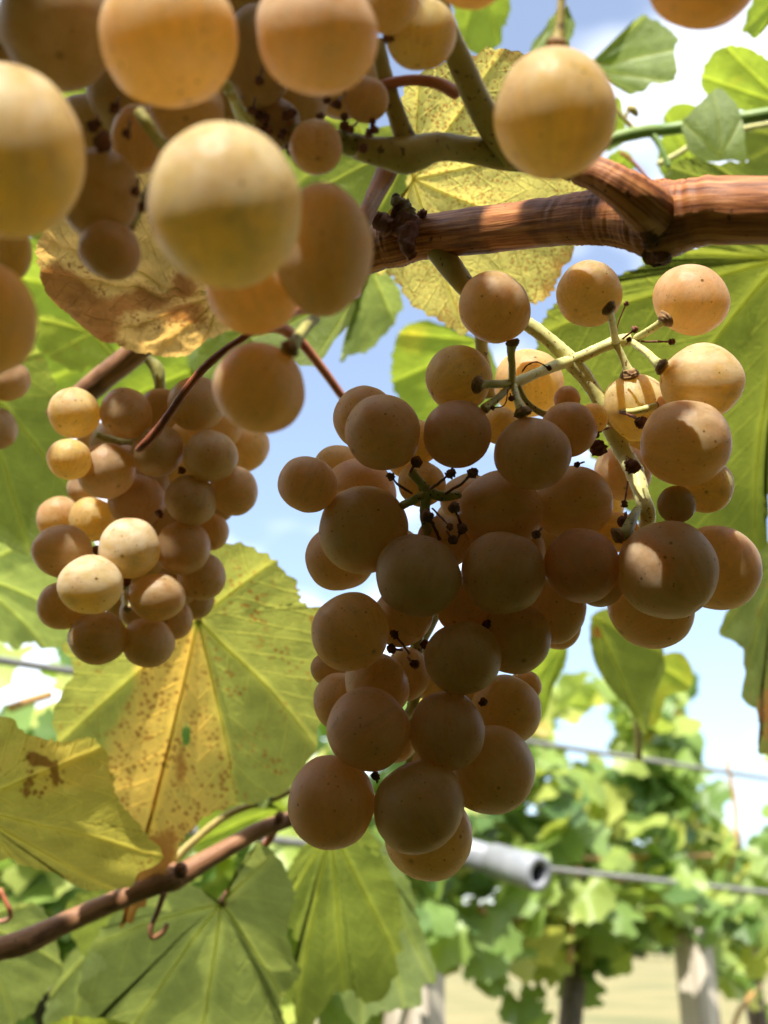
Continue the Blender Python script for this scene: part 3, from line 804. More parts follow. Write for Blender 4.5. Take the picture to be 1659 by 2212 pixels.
def swell(L, a): return 1.0
body = [(735,560,.262,42),(790,548,.258,44),(830,530,.256,50),(862,520,.254,56),(900,514,.253,49),(960,507,.250,48),(1040,497,.241,50),(1120,488,.233,51),(1200,478,.226,53),(1280,470,.219,58),(1345,468,.214,66),(1395,470,.210,78),(1432,474,.207,84),(1475,466,.204,76),(1530,456,.201,73),(1600,455,.198,73),(1680,455,.194,74),(1800,452,.188,74),(1950,448,.18,74),(2300,450,.165,76),(2900,460,.15,80)]
v, f, a = tube_geo([P(x, y, d) for x, y, d, r in body], [r / FV * d for x, y, d, r in body], sides=72, per=14, bump=0.05, ridges=9.0, rid_amp=0.018, seed=4)
mesh_obj("cane_wood", v, f, M_BARK, cane, attrs={'bark': a})
vtube("spur", [(1420,470,.205,58),(1388,440,.198,52),(1345,408,.196,44),(1300,382,.197,38),(1250,364,.199,32)], M_BARK, cane, sides=48, per=10, bump=0.07, ridges=8, rid_amp=0.02)
vtube("bud_scar", [(1425,545,.207,34),(1432,556,.206,24),(1436,566,.206,10)], M_DRY, cane, sides=16, bump=0.5)
vtube("bud_scar", [(1412,452,.2015,14),(1402,476,.2,18),(1398,500,.2005,18),(1404,530,.2035,14)], M_DRY, cane, sides=16, bump=0.6)
M_BUD = simple_mat("dry_bud_scales", (0.16, 0.12, 0.07), (0.30, 0.24, 0.15), 700, 0.85, 0.8, spots=(0.06, 0.04, 0.02))
vtube("dried_bud", [(872,492,.246,26),(880,472,.245,22),(872,452,.245,20),(860,438,.245,16),(856,424,.245,9),(858,418,.245,4)], M_BUD, cane, sides=18, per=8, bump=0.55)
vtube("dried_bud", [(845,500,.244,20),(830,482,.244,20),(815,474,.245,16),(806,470,.246,8)], M_DRY, cane, sides=14, bump=0.5)
vtube("bud_scar", [(870,478,.246,34),(880,500,.243,24),(878,530,.2405,16),(890,558,.2415,10)], M_DRY, cane, sides=16, bump=0.6)
vtube("dried_bud", [(905,468,.248,8),(914,460,.248,9),(922,462,.248,5)], M_DRY, cane, sides=8, bump=0.6)
for k in range(0):   # shredded bark fibres on the underside
    x = rnd.uniform(860, 1130)
    y = 520 + 46 - (x - 900) * 0.02 + rnd.uniform(-10, 12)
    z = .246 - (x - 900) / 1000 * .04
    vtube("bark_fibre", [(x, y - 8, z - .004, 1.1), (x + rnd.uniform(-12, 12), y + rnd.uniform(-4, 6), z - .006, 0.9), (x + rnd.uniform(-26, 26), y + rnd.uniform(-8, 10), z - .004, 0.6)], M_BUD, cane, sides=4, per=3) if k < 24 else None
# red tendril in front of the left bunch
vtube("tendril", [(298,972,.292,7),(310,962,.290,10),(340,930,.288,10),(372,886,.286,9),(405,838,.284,9),(440,796,.282,9),(485,757,.280,8),(535,722,.278,8),(600,660,.276,8)], M_TEND, cane, sides=14, per=8, bump=0.12)

# lower thin cane
vtube("cane_wood", [(-60,2068,.415,26),(0,2050,.42,25),(60,2032,.425,27),(140,1994,.432,23),(240,1950,.44,22),(330,1914,.447,22),(376,1894,.45,30),(400,1884,.452,24),(480,1838,.46,19),(560,1794,.467,18),(612,1774,.471,17),(700,1740,.48,15)], M_THIN, low, sides=28, per=10, bump=0.06, ridges=4, rid_amp=0.03)
vtube("tendril", [(356,1925,.445,7),(338,1975,.442,6),(325,2005,.44,6),(330,2025,.44,6),(350,2015,.44,6),(362,1996,.44,5)], M_THIN, low, sides=8, bump=0.05)
vtube("bud", [(388,1890,.44,12),(390,1876,.438,14),(388,1868,.437,8)], M_DRY, low, sides=10, bump=0.4)
vtube("bud", [(600,1775,.462,9),(604,1764,.461,11),(602,1756,.46,6)], M_DRY, low, sides=10, bump=0.4)

# cane behind the left bunch
vtube("cane_wood", [(120,905,.425,27),(170,862,.422,27),(225,815,.418,27),(300,755,.412,27),(400,660,.40,26),(520,560,.385,24),(640,480,.37,22)], M_THIN, back, sides=24, per=8, bump=0.05, ridges=4, rid_amp=0.03)

# green shoot
vtube("stem", [(1290,312,.50,14),(1330,298,.50,14),(1392,284,.50,14),(1440,280,.50,13),(1520,268,.495,14),(1600,256,.49,14),(1700,240,.485,14),(1850,215,.48,14),(2200,170,.47,14),(2700,90,.45,14)], M_GREENSTEM, shoot, sides=16, per=8, bump=0.04)
vtube("tendril", [(1405,286,.50,8),(1420,305,.498,7),(1432,330,.496,6),(1446,362,.494,6)], M_GREENSTEM, shoot, sides=8)
vtube("tendril", [(1370,282,.50,7),(1350,258,.50,5),(1325,235,.50,4)], M_RACH_OLD, shoot, sides=8)
vtube("tendril", [(1353,252,.50,4),(1357,232,.50,3.5),(1364,235,.50,9),(1372,243,.50,8),(1376,252,.50,3)], M_RACH_OLD, shoot, sides=8)
vtube("tendril", [(1340,330,.52,4),(1362,345,.52,4),(1385,370,.52,4),(1400,392,.52,4)], M_RED, shoot, sides=6)
vtube("tendril", [(1420,355,.53,6),(1460,335,.53,6),(1520,300,.53,6),(1600,280,.53,6),(1680,265,.53,6)], M_RACH, shoot, sides=8)

# drooping shoot
vtube("stem", [(1300,1150,.78,9),(1340,1300,.80,9),(1370,1430,.82,9),(1376,1520,.83,9),(1380,1640,.84,7)], M_RACH_OLD, drop, sides=10)

# ------------------------------------------------------------------ leaves
def leaf(parent, label, outline, ctr, tips, depth, tilt, mat, petiole=None, pet_mat=None, teeth=26, tooth=7.0, cup=0.10, wave=0.05, wob=3, yel=None, brn=None, veins=True, rings=16, seed=None, crumple=0.0, samples=None, vein_mat=None, hole=None):
    """a leaf blade traced in the photograph, laid on a tilted plane at its own distance, then cupped and waved.
    outline, ctr, tips: picture units; ctr = where the petiole joins; tips = ends of the main veins"""
    sd = seed if seed is not None else rnd.random() * 100
    rr = random.Random(sd)
    ax, ay = math.radians(tilt[0]), math.radians(tilt[1])
    nr = Vector((math.sin(ay) * math.cos(ax), -math.sin(ax), math.cos(ax) * math.cos(ay)))     # camera space: x right, y up, z to the viewer
    mx_, my_ = sum(p[0] for p in outline) / len(outline), sum(p[1] for p in outline) / len(outline)
    c0 = Vector(((mx_ - CX) / FV, (CY - my_) / FV, -1)) * depth
    e1 = Vector((1, 0, 0)) - nr * nr.x
    e1.normalize()
    e2 = nr.cross(e1)
    def to_plane(x, y):
        d = Vector(((x - CX) / FV, (CY - y) / FV, -1))
        q = d * (nr.dot(c0) / nr.dot(d)) - c0
        return Vector((q.dot(e1), q.dot(e2)))
    def to_world(p, h):
        q = c0 + e1 * p.x + e2 * p.y + nr * h
        return CAM + R_ * q.x + U_ * q.y - F_ * q.z
    # serrated outline
    sm = catmull([Vector((x, y, 0)) for x, y in outline], 10, closed=True)
    L = [0.0]
    for i in range(len(sm)):
        L.append(L[-1] + (sm[(i + 1) % len(sm)] - sm[i]).length)
    tot = L[-1]
    area = sum(sm[i].x * sm[(i + 1) % len(sm)].y - sm[(i + 1) % len(sm)].x * sm[i].y for i in range(len(sm)))
    sgn = 1 if area > 0 else -1
    N = samples or max(80, int(tot / 4.2))
    pos, ph = [], 0.0
    nt = max(4, int(tot / teeth))
    jit = [rr.choice((.45, .8, 1.2, 1.9)) * rr.uniform(.8, 1.2) for _ in range(nt + 2)]
    tam = [rr.uniform(0.15, 1.6) for _ in range(nt + 2)]
    cum = [0]
    for j in jit[:nt]: cum.append(cum[-1] + j)
    k = 0
    ti = 0
    for i in range(N):
        s = tot * i / N
        while L[k + 1] < s: k += 1
        t = (s - L[k]) / max(L[k + 1] - L[k], 1e-6)
        a, b = sm[k], sm[(k + 1) % len(sm)]
        p = a.lerp(b, t)
        tg = (b - a).normalized()
        out = Vector((tg.y, -tg.x, 0)) * sgn
        u = s / tot * cum[-1]
        while ti < nt - 1 and cum[ti + 1] < u: ti += 1
        fr = (u - cum[ti]) / (cum[ti + 1] - cum[ti])
        saw = (fr / 0.62 if fr < 0.62 else (1 - fr) / 0.38) ** 1.15
        p = p + out * (tooth * tam[ti] * (saw - 0.45))
        pos.append(to_plane(p.x, p.y))
    C = to_plane(*ctr)
    Lm = sum((p - C).length for p in pos) / N
    TI = [to_plane(*t) - C for t in tips]
    vdir = [(t.normalized(), t.length) for t in TI]
    of = Vector((sd * 1.7, sd * 0.9, 0))
    def feats(p):
        q = p - C
        best = None
        for d, ln in vdir:
            al = q.dot(d)
            pp = abs(q.x * d.y - q.y * d.x)
            if al < 0: pp = q.length
            sc = pp
            if best is None or sc < best[0]: best = (sc, al)
        perp, al = best
        phase = (al - perp * 0.85) / (0.17 * Lm)
        return perp / Lm, phase
    def height(p, rho):
        q = p - C
        th = math.atan2(q.y, q.x)
        rn = q.length / Lm
        perp, _ = feats(p)
        h = cup * Lm * rn * rn + wave * Lm * rn ** 1.5 * math.sin(wob * th + sd)
        h += 0.035 * Lm * min(perp / 0.16, 1.0) * min(rn * 2, 1)
        h += 0.05 * Lm * noise.noise(Vector((p.x * 1.6 / Lm, p.y * 1.6 / Lm, sd))) * min(rn * 2, 1) + 0.012 * Lm * noise.noise(Vector((p.x * 6 / Lm, p.y * 6 / Lm, sd + 5)))
        if crumple:
            h += crumple * Lm * (noise.turbulence(Vector((p.x * 1.5 / Lm, p.y * 1.5 / Lm, sd + 9)), 3, True) - 0.5)
        return h
    nrw = R_ * nr.x + U_ * nr.y - F_ * nr.z
    V_, A = [to_world(C, 0)], {'perp': [0.0], 'phase': [0.5], 'rho': [0.0], 'yel': [0.0], 'brn': [0.0]}
    def pic(w):
        X, Y, Z = to_cam(w)
        return CX + X / Z * FV, CY - Y / Z * FV
    rhos = [((j + 1) / rings) ** 0.85 for j in range(rings)]
    for rho in rhos:
        for p in pos:
            q = C + (p - C) * rho
            w = to_world(q, height(q, rho))
            V_.append(w)
            pe, phs = feats(q)
            A['perp'].append(pe); A['phase'].append(phs); A['rho'].append(rho)
            fl = to_world(q, 0)
            x, y = pic(fl)
            A['yel'].append(yel(x, y, rho) if yel else 0.0)
            A['brn'].append(brn(x, y, rho) if brn else 0.0)
    Fc = []
    for i in range(N): Fc.append((0, 1 + i, 1 + (i + 1) % N))
    for j in range(rings - 1):
        for i in range(N):
            a, b = 1 + j * N + i, 1 + j * N + (i + 1) % N
            Fc.append((a, a + N, b + N, b))
    if hole:
        def inh(fc):
            x, y = pic(sum((V_[i] for i in fc), Vector()) / len(fc))
            return any(((x - hx) / hrx) ** 2 + ((y - hy) / hry) ** 2 < 1 for hx, hy, hrx, hry in hole)
        Fc = [fc for fc in Fc if not inh(fc)]
    o = mesh_obj("leaf", V_, Fc, mat, parent, origin=V_[0], attrs=A, label=label)
    if veins:
        vm = vein_mat or M_VEIN
        for (d, ln) in vdir:
            pts, rad = [], []
            for s in range(9):
                t = s / 8 * 0.93
                q = C + d * ln * t
                pts.append(to_world(q, height(q, t) + 0.00012))
                rad.append(Lm * 0.009 * (1 - 0.85 * t) + 0.00006)
            v, f, a = ribbon_geo(pts, rad, nrw)
            mesh_obj("vein", v, f, vm, o, origin=pts[0], attrs={'bark': a})
    if petiole:
        spec = [(x, y, d, r) for x, y, d, r in petiole]
        pts = [P(x, y, d) for x, y, d, r in spec]
        rad = [r / FV * d for x, y, d, r in spec]
        pts.append(to_world(C, 0)); rad.append(rad[-1])
        v, f, a = tube_geo(pts, rad, sides=10, per=6, bump=0.04)
        mesh_obj("petiole", v, f, pet_mat or M_RACH, o, origin=pts[0], attrs={'bark': a})
    return o

def gauss(cx, cy, sx, sy, amp=1.0, rot=0.0):
    c, s = math.cos(rot), math.sin(rot)
    def f(x, y, rho=0):
        dx, dy = x - cx, y - cy
        u, w = dx * c + dy * s, -dx * s + dy * c
        return amp * math.exp(-(u / sx) ** 2 - (w / sy) ** 2)
    return f
def total(*fs): return lambda x, y, rho=0: sum(g(x, y, rho) for g in fs)

def vein_mat_(name, c, t):
    m, nt, n, l, out = nmat(name)
    p = n.new("ShaderNodeBsdfPrincipled"); p.inputs['Base Color'].default_value = (*c, 1); p.inputs['Roughness'].default_value = .5
    q = n.new("ShaderNodeBsdfTranslucent"); q.inputs['Color'].default_value = (*t, 1)
    ms = n.new("ShaderNodeMixShader"); ms.inputs[0].default_value = .7
    l.new(p.outputs[0], ms.inputs[1]); l.new(q.outputs[0], ms.inputs[2]); l.new(ms.outputs[0], out.inputs['Surface'])
    return m
M_VEIN = vein_mat_("leaf_vein", (0.30, 0.34, 0.10), (0.95, 0.95, 0.55))
M_VEIN_Y = vein_mat_("leaf_vein_yellow", (0.50, 0.42, 0.14), (0.97, 0.92, 0.6))
GR, YE = (0.155, 0.21, 0.05), (0.46, 0.37, 0.085)
L_YEL = leaf_mat("leaf_pale_yellow", (0.50, 0.44, 0.15), (0.58, 0.48, 0.18), yel=0.1, brown=0.06, specks=0.8, edge=0.42, spsc=820, tcol=(1.35, 1.3, 0.9), vein=(1.1, 1.1, 0.9), brown_col=(0.26, 0.11, 0.035))
L_RIGHT = leaf_mat("leaf_big_green", (0.15, 0.20, 0.04), (0.25, 0.28, 0.06), yel=-0.25, specks=0.12, trans=0.5)
L_GREEN = leaf_mat("leaf_green", GR, (0.24, 0.28, 0.05), yel=-0.15, specks=0.1)
L_SHADE = leaf_mat("leaf_green_pale_under", (0.18, 0.24, 0.09), (0.27, 0.30, 0.11), yel=-0.3, pale=0.12)
L_LIME = leaf_mat("leaf_lime", (0.22, 0.32, 0.05), (0.42, 0.42, 0.06), yel=0.0, trans=0.55)
L_PALE = leaf_mat("leaf_pale_green", (0.24, 0.33, 0.12), (0.34, 0.40, 0.16), yel=0.0, pale=0.25, trans=0.55)
L_YG = leaf_mat("leaf_yellow_green", (0.20, 0.27, 0.05), (0.46, 0.40, 0.09), yel=0.0, brown=-0.05, specks=0.35, edge=0.12)
L_MOTT = leaf_mat("leaf_mottled", (0.24, 0.28, 0.085), (0.48, 0.36, 0.11), yel=-0.2, brown=-0.08, specks=0.5, edge=0.1)
L_LOWY = leaf_mat("leaf_low_yellow", (0.30, 0.31, 0.09), (0.52, 0.41, 0.13), yel=0.1, brown=-0.05, specks=0.35, edge=0.1, brown_col=(0.11, 0.045, 0.015))
L_DRY = leaf_mat("leaf_dried", (0.52, 0.36, 0.14), (0.66, 0.52, 0.26), yel=0.05, brown=0.2, specks=0.5, edge=0.25, trans=0.5, tcol=(1.45, 1.3, 0.9), vein=(0.75, 0.65, 0.5), brown_col=(0.20, 0.075, 0.02), netf=0.25, spsc=700)
L_BROWNED = leaf_mat("leaf_browning", (0.15, 0.20, 0.06), (0.30, 0.30, 0.08), yel=-0.1, brown=-0.05, specks=0.3, brown_col=(0.28, 0.12, 0.04))

# pale yellow leaf behind the woody cane
leaf(cane, 'pale yellow leaf with brown specks and a browned jagged edge behind the cane',
     [(868,205),(905,160),(960,135),(1010,122),(1050,108),(1085,105),(1150,118),(1215,125),(1260,200),(1290,300),(1300,400),(1270,480),(1245,545),(1215,590),(1190,640),(1160,660),(1120,655),(1060,680),(1000,722),(945,688),(890,655),(850,600),(815,590),(800,520),(850,460),(880,400),(870,300)],
     (892,388), [(905,165),(1085,112),(1285,300),(1240,540),(1000,715),(830,590)], .335, (30, -12), L_YEL, teeth=27, tooth=9, cup=-.05, wave=.04, vein_mat=M_VEIN_Y,
     brn=total(gauss(1000,670,70,50,.34), gauss(1190,600,60,70,.30), gauss(1060,125,140,26,.30), gauss(870,600,60,60,.2)), rings=22)
# big green leaf behind the right shoulder of the bunch
leaf(cane, 'large mid green leaf behind the right side of the large bunch',
     [(1150,690),(1200,620),(1300,590),(1420,560),(1470,555),(1500,530),(1600,510),(1700,520),(1760,700),(1740,900),(1690,1040),(1630,1040),(1615,1110),(1580,1140),(1490,1160),(1400,1150),(1300,1010),(1220,900),(1160,790)],
     (1690,560), [(1160,700),(1300,1000),(1590,1130),(1735,900),(1480,545)], .43, (35, 12), L_RIGHT, teeth=30, tooth=9, cup=.06, wave=.05, rings=22)
leaf(cane, 'yellow green leaf with a bright lit spot seen past the end of the pale yellow leaf',
     [(850,745),(862,712),(892,690),(940,695),(1000,720),(1060,760),(1080,860),(1040,900),(960,915),(905,905),(870,870),(845,815)], (1050,740), [(860,715),(850,820),(920,905)], .62, (20, 0), L_LIME, teeth=34, tooth=5, yel=gauss(885,720,60,45,.7))  # the lit spot is painted into the blade as yellow
leaf(cane, 'pale bright leaf below the blurred front grapes, against blue sky',
     [(726,758),(760,700),(780,640),(800,596),(835,588),(868,640),(850,690),(815,720),(790,740),(755,745)], (790,560), [(730,750),(850,690)], .55, (35, 10), L_PALE, teeth=30, tooth=5)
leaf(cane, 'narrow dark green leaf hanging edge-on under the front grapes',
     [(560,730),(620,690),(700,660),(760,640),(765,690),(745,725),(720,770),(695,800),(640,790),(590,770)], (770,630), [(570,735),(690,795)], .42, (-10, -30), L_GREEN, petiole=[(742,860,.40,9),(700,802,.395,10),(655,745,.39,11),(615,712,.385,14),(580,690,.38,14)], pet_mat=M_RED, teeth=30, tooth=5)
leaf(cane, 'green leaf patch showing between the front grapes and the forked stalk',
     [(690,400),(720,350),(780,300),(850,270),(910,330),(920,400),(880,470),(800,500),(730,470)], (900,300), [(700,400),(800,490),(870,470)], .40, (25, 5), L_GREEN, teeth=34, tooth=5)
leaf(cane, 'lime leaf at the very top behind the forked stalk of the front bunch',
     [(990,-40),(1090,-60),(1100,20),(1085,60),(1070,100),(1020,112),(985,60)], (1040,-60), [(1075,100),(1000,80)], .60, (30, 0), L_LIME, teeth=30, tooth=6)

# mottled and green leaves on the lower cane
wedge = lambda x, y, rho=0: 1.0 * math.exp(-(((x - 385) - (y - 1340) * -0.05) / (60 + max(y - 1340, 0) * 0.36)) ** 4)
leaf(low, 'big mottled leaf, green at both sides with a brown speckled yellow band, behind the left bunch',
     [(430,1335),(470,1250),(455,1180),(500,1160),(540,1160),(590,1190),(615,1215),(645,1240),(660,1290),(705,1300),(715,1380),(690,1450),(695,1550),(680,1610),(640,1660),(600,1680),(520,1700),(470,1710),(430,1740),(395,1800),(355,1860),(300,1915),(318,1830),(270,1760),(240,1700),(215,1620),(140,1600),(125,1520),(165,1440),(150,1380),(220,1330),(330,1310)],
     (428,1338), [(310,1900),(140,1590),(520,1690),(685,1590),(600,1200)], .42, (28, -8), L_MOTT, teeth=34, tooth=9, cup=.06, wave=.05, rings=26,
     yel=wedge, brn=total(lambda x, y, rho=0: 0.30 * wedge(x, y), gauss(340,1830,45,90,.9,.5), gauss(400,1620,20,50,.5), gauss(240,1590,50,30,.3)), hole=[(402,1590,9,28)],
     petiole=[(520,1255,.425,8),(480,1295,.43,8)], pet_mat=M_RACH_OLD, seed=12)
leaf(low, 'yellow leaf with a dark brown scorched mark in the lower left, overlapping the mottled leaf',
     [(-90,1600),(0,1550),(60,1590),(130,1605),(190,1598),(215,1612),(240,1660),(255,1720),(300,1770),(345,1820),(348,1855),(300,1885),(275,1930),(205,1938),(150,1915),(120,1890),(60,1880),(0,1860),(-90,1880)],
     (-80,1740), [(210,1625),(340,1840),(230,1930),(30,1865)], .385, (22, 10), L_LOWY, teeth=32, tooth=6, cup=-.03, wave=.05, rings=22,
     yel=gauss(110,1650,160,90,.35), brn=total(gauss(85,1645,38,15,1.1,.45), gauss(120,1680,12,26,.9), gauss(62,1690,10,38,.9,.2)))
leaf(low, 'large shaded green leaf with a pale midrib at the bottom centre',
     [(480,1950),(410,1900),(330,1900),(260,1960),(210,2010),(190,2080),(230,2130),(195,2180),(250,2240),(300,2330),(420,2400),(540,2360),(620,2260),(610,2160),(650,2080),(625,1990),(640,1900),(590,1830),(560,1810),(520,1860)],
     (478,1952), [(215,2020),(250,2230),(420,2380),(625,2170),(590,1840)], .50, (30, -5), L_SHADE, teeth=36, tooth=8, cup=.08, wave=.06, rings=22,
     petiole=[(600,1778,.468,9),(580,1815,.475,9),(530,1885,.49,9)], pet_mat=M_RED)
leaf(low, 'green leaf with saw-toothed lower edge right of the large shaded leaf',
     [(620,1880),(660,1820),(720,1790),(790,1780),(830,1850),(860,1930),(855,2040),(835,2100),(790,2130),(740,2118),(700,2140),(650,2190),(625,2120),(640,2020),(610,1960)],
     (715,1790), [(640,2150),(740,2115),(850,2040),(620,1950)], .53, (25, 12), L_GREEN, teeth=32, tooth=8, cup=.08, wave=.06, seed=3)
leaf(low, 'pale grey green leaf edge just left of the light wooden stake',
     [(790,1800),(840,1840),(880,1900),(890,1960),(915,2030),(925,2090),(900,2100),(885,2140),(850,2150),(800,2160),(760,2190),(720,2100),(760,1950)],
     (790,1810), [(910,2080),(860,2150),(770,2170)], .60, (12, 20), L_PALE, teeth=30, tooth=6)
leaf(low, 'small curled dark green leaf at the end of the lower cane, beside the bunch tip',
     [(526,1690),(545,1650),(580,1632),(620,1640),(648,1662),(630,1680),(600,1690),(580,1720),(560,1752),(535,1730)],
     (640,1665), [(530,1690),(560,1740)], .46, (-20, 20), L_GREEN, teeth=40, tooth=2, cup=.2,
     petiole=[(366,1885,.45,8),(372,1862,.452,8),(420,1815,.458,8),(500,1755,.462,8),(600,1722,.465,7),(650,1690,.465,6)], pet_mat=M_RACH_OLD)
leaf(low, 'bright lime leaf between the mottled leaf and the lower cane',
     [(430,1790),(440,1740),(480,1720),(540,1700),(560,1740),(600,1720),(620,1760),(560,1790),(500,1830),(440,1850)], (610,1750), [(435,1790),(450,1840)], .66, (25, 0), L_LIME, teeth=28, tooth=6)
leaf(low, 'green leaf in the bottom left corner under the lower cane',
     [(-80,1960),(0,1945),(70,1940),(110,1960),(135,2010),(140,2080),(110,2120),(75,2165),(30,2190),(-80,2230)], (-60,1990), [(70,1945),(135,2060),(40,2185)], .52, (28, 0), L_SHADE, teeth=34, tooth=6,
     petiole=[(0,1920,.44,5),(20,1985,.445,5)], pet_mat=M_RED)
leaf(low, 'green leaf below the lower cane, behind the large shaded leaf',
     [(150,1940),(200,1900),(260,1900),(330,1930),(380,2000),(360,2080),(330,2130),(250,2100),(190,2040)], (330,1920), [(170,1960),(250,2090),(350,2090)], .58, (25, 0), L_GREEN, teeth=30, tooth=6)
leaf(low, 'yellowish leaf cut by the bottom edge at the lower left',
     [(40,2250),(55,2195),(100,2190),(150,2175),(220,2180),(270,2185),(290,2230),(260,2330),(100,2330)], (160,2330), [(60,2200),(160,2180),(280,2200)], .46, (20, 0), L_YG, teeth=28, tooth=6)

leaf(low, 'dark shaded green leaf at the bottom, left of the large shaded leaf',
     [(120,2120),(150,2060),(200,2040),(250,2080),(265,2150),(250,2230),(200,2300),(140,2260),(110,2190)], (200,2050), [(125,2130),(150,2260),(245,2200)], .62, (20, -10), L_SHADE, teeth=32, tooth=6)
# curled dry leaf and the green leaves on the left
leaf(back, 'curled golden brown dry leaf hanging over the left bunch',
     [(78,530),(120,480),(200,410),(300,340),(380,330),(430,440),(470,560),(500,650),(540,680),(495,715),(450,745),(405,790),(370,800),(310,798),(250,778),(205,760),(165,730),(110,680),(85,650),(66,590)],
     (480,640), [(80,540),(75,620),(210,755),(330,795),(430,770)], .316, (34, 8), L_DRY, teeth=26, tooth=5, cup=-.22, wave=.16, wob=2, crumple=.30, rings=30,
     brn=total(gauss(170,690,90,48,1.1,.5), gauss(310,650,70,28,.7,-.3), gauss(400,690,60,30,.6), gauss(130,640,40,50,.6), gauss(400,600,30,40,.7)), seed=21,
     petiole=[(560,600,.30,6),(520,620,.296,6)], pet_mat=M_THIN)
leaf(back, 'tall dark green leaf along the left edge behind the cut-off grapes',
     [(-90,760),(-20,735),(60,735),(92,760),(115,810),(130,850),(160,950),(185,1040),(195,1100),(150,1105),(100,1140),(60,1160),(0,1142),(-90,1170)],
     (-60,800), [(85,760),(180,1060),(70,1150),(0,1140)], .44, (22, 12), L_GREEN, teeth=34, tooth=6, rings=20)
leaf(back, 'yellow green leaf between the dry leaf and the tall green leaf',
     [(88,680),(140,690),(230,740),(290,800),(240,805),(200,790),(170,800),(130,780),(100,760),(85,720)], (200,720), [(95,690),(110,765),(270,795)], .50, (20, 0), L_YG, teeth=22, tooth=5)
leaf(back, 'light green leaf left of and below the two sunlit grapes',
     [(-90,1150),(0,1150),(80,1120),(180,1090),(240,1180),(220,1320),(150,1370),(120,1390),(60,1380),(40,1395),(0,1380),(-90,1400)], (-70,1240), [(180,1100),(210,1330),(100,1385),(0,1385)], .54, (30, 0), L_PALE, teeth=30, tooth=7)
leaf(back, 'lime leaves behind the stalk of the left bunch',
     [(240,860),(280,820),(330,795),(400,790),(420,830),(440,870),(400,920),(340,950),(260,930),(230,895)], (420,800), [(245,870),(340,940)], .58, (25, 0), L_LIME, teeth=30, tooth=5)
leaf(back, 'green leaf under the front grapes, right of the dry leaf',
     [(430,760),(470,720),(520,700),(570,720),(560,760),(500,790),(480,830),(440,830)], (560,705), [(440,800),(500,790)], .50, (20, 0), L_GREEN, teeth=26, tooth=5)

leaf(back, 'broad lime leaf far behind the dry leaf and the front grapes on the left',
     [(-120,540),(0,500),(120,520),(260,560),(420,640),(460,720),(440,800),(340,860),(200,880),(60,840),(-60,800),(-130,700)], (420,690), [(-110,560),(-120,720),(60,835),(220,560)], .72, (25, 0), L_LIME, teeth=34, tooth=7)
leaf(back, 'shaded green leaf high behind the front grapes at the upper left',
     [(-120,120),(40,90),(200,140),(330,240),(380,360),(330,480),(200,520),(60,500),(-60,440),(-130,300)], (340,330), [(-110,140),(-120,320),(60,495),(180,130)], .66, (25, 5), L_GREEN, teeth=34, tooth=7)
leaf(back, 'green leaf behind the front grapes and the forked stalk, upper centre',
     [(400,120),(520,60),(660,90),(760,160),(800,260),(760,380),(640,420),(500,400),(410,300)], (780,290), [(420,140),(420,320),(620,415),(660,95)], .62, (25, 0), L_GREEN, teeth=34, tooth=7)
leaf(back, 'lime leaf behind the lower end of the red petiole, at the top of the blue gap',
     [(420,700),(480,640),(600,600),(740,580),(800,620),(760,690),(690,740),(600,790),(520,810),(440,800)], (780,600), [(430,710),(470,800),(620,780)], .70, (25, 0), L_PALE, teeth=34, tooth=7)
# leaves of the green shoot, top right
leaf(shoot, 'pale folded leaf with blunt jagged edge, upper middle of the shoot',
     [(1280,150),(1325,138),(1345,95),(1375,40),(1400,36),(1430,55),(1455,80),(1448,120),(1450,150),(1440,180),(1405,182),(1385,195),(1365,205),(1340,195),(1310,170)], (1262,148), [(1385,45),(1448,110),(1430,178),(1365,200)], .62, (20, 0), L_PALE, teeth=22, tooth=5, wave=.12,
     petiole=[(1180,160,.60,6),(1220,150,.61,6)], pet_mat=M_GREENSTEM)
leaf(shoot, 'yellow green sunlit leaf with toothed edge near the right edge',
     [(1503,165),(1515,125),(1545,100),(1600,100),(1660,130),(1720,160),(1720,240),(1640,245),(1590,235),(1540,215),(1515,200)], (1700,230), [(1510,165),(1560,105),(1680,140)], .60, (25, 0), L_LIME, teeth=26, tooth=5, yel=gauss(1600,170,60,30,.5))
leaf(shoot, 'cupped mid green leaf in front of the shoot stem, with dark spot at its base',
     [(1480,270),(1505,235),(1545,200),(1575,185),(1600,210),(1612,250),(1612,310),(1610,350),(1580,345),(1555,350),(1520,345),(1495,330)], (1555,340), [(1490,270),(1560,195),(1608,260)], .47, (15, 5), L_PALE, teeth=30, tooth=3, cup=-.2)
leaf(shoot, 'lime leaf cut by the top right corner',
     [(1590,70),(1610,20),(1640,-30),(1720,-50),(1730,40),(1660,55),(1625,85),(1600,70)], (1720,-40), [(1600,65),(1630,80)], .66, (25, 0), L_LIME, teeth=26, tooth=6)
leaf(shoot, 'rounded yellow green leaf behind the stem beside the cupped leaf',
     [(1428,290),(1430,245),(1455,222),(1490,225),(1530,260),(1530,350),(1480,380),(1430,380),(1420,330)], (1500,370), [(1435,250),(1490,230)], .60, (25, 0), L_LIME, teeth=40, tooth=3)
leaf(shoot, 'green leaf band resting on top of the woody cane at the right',
     [(1430,400),(1440,365),(1480,345),(1540,355),(1600,350),(1660,345),(1740,340),(1740,420),(1600,430),(1480,430)], (1640,420), [(1450,370),(1540,358),(1700,350)], .46, (10, 0), L_GREEN, teeth=26, tooth=6)
leaf(shoot, 'green leaf at the right edge under the yellow green sunlit leaf',
     [(1600,270),(1640,250),(1720,250),(1740,350),(1640,365),(1605,340)], (1720,300), [(1610,280),(1620,345)], .62, (20, 0), L_RIGHT, teeth=26, tooth=5)
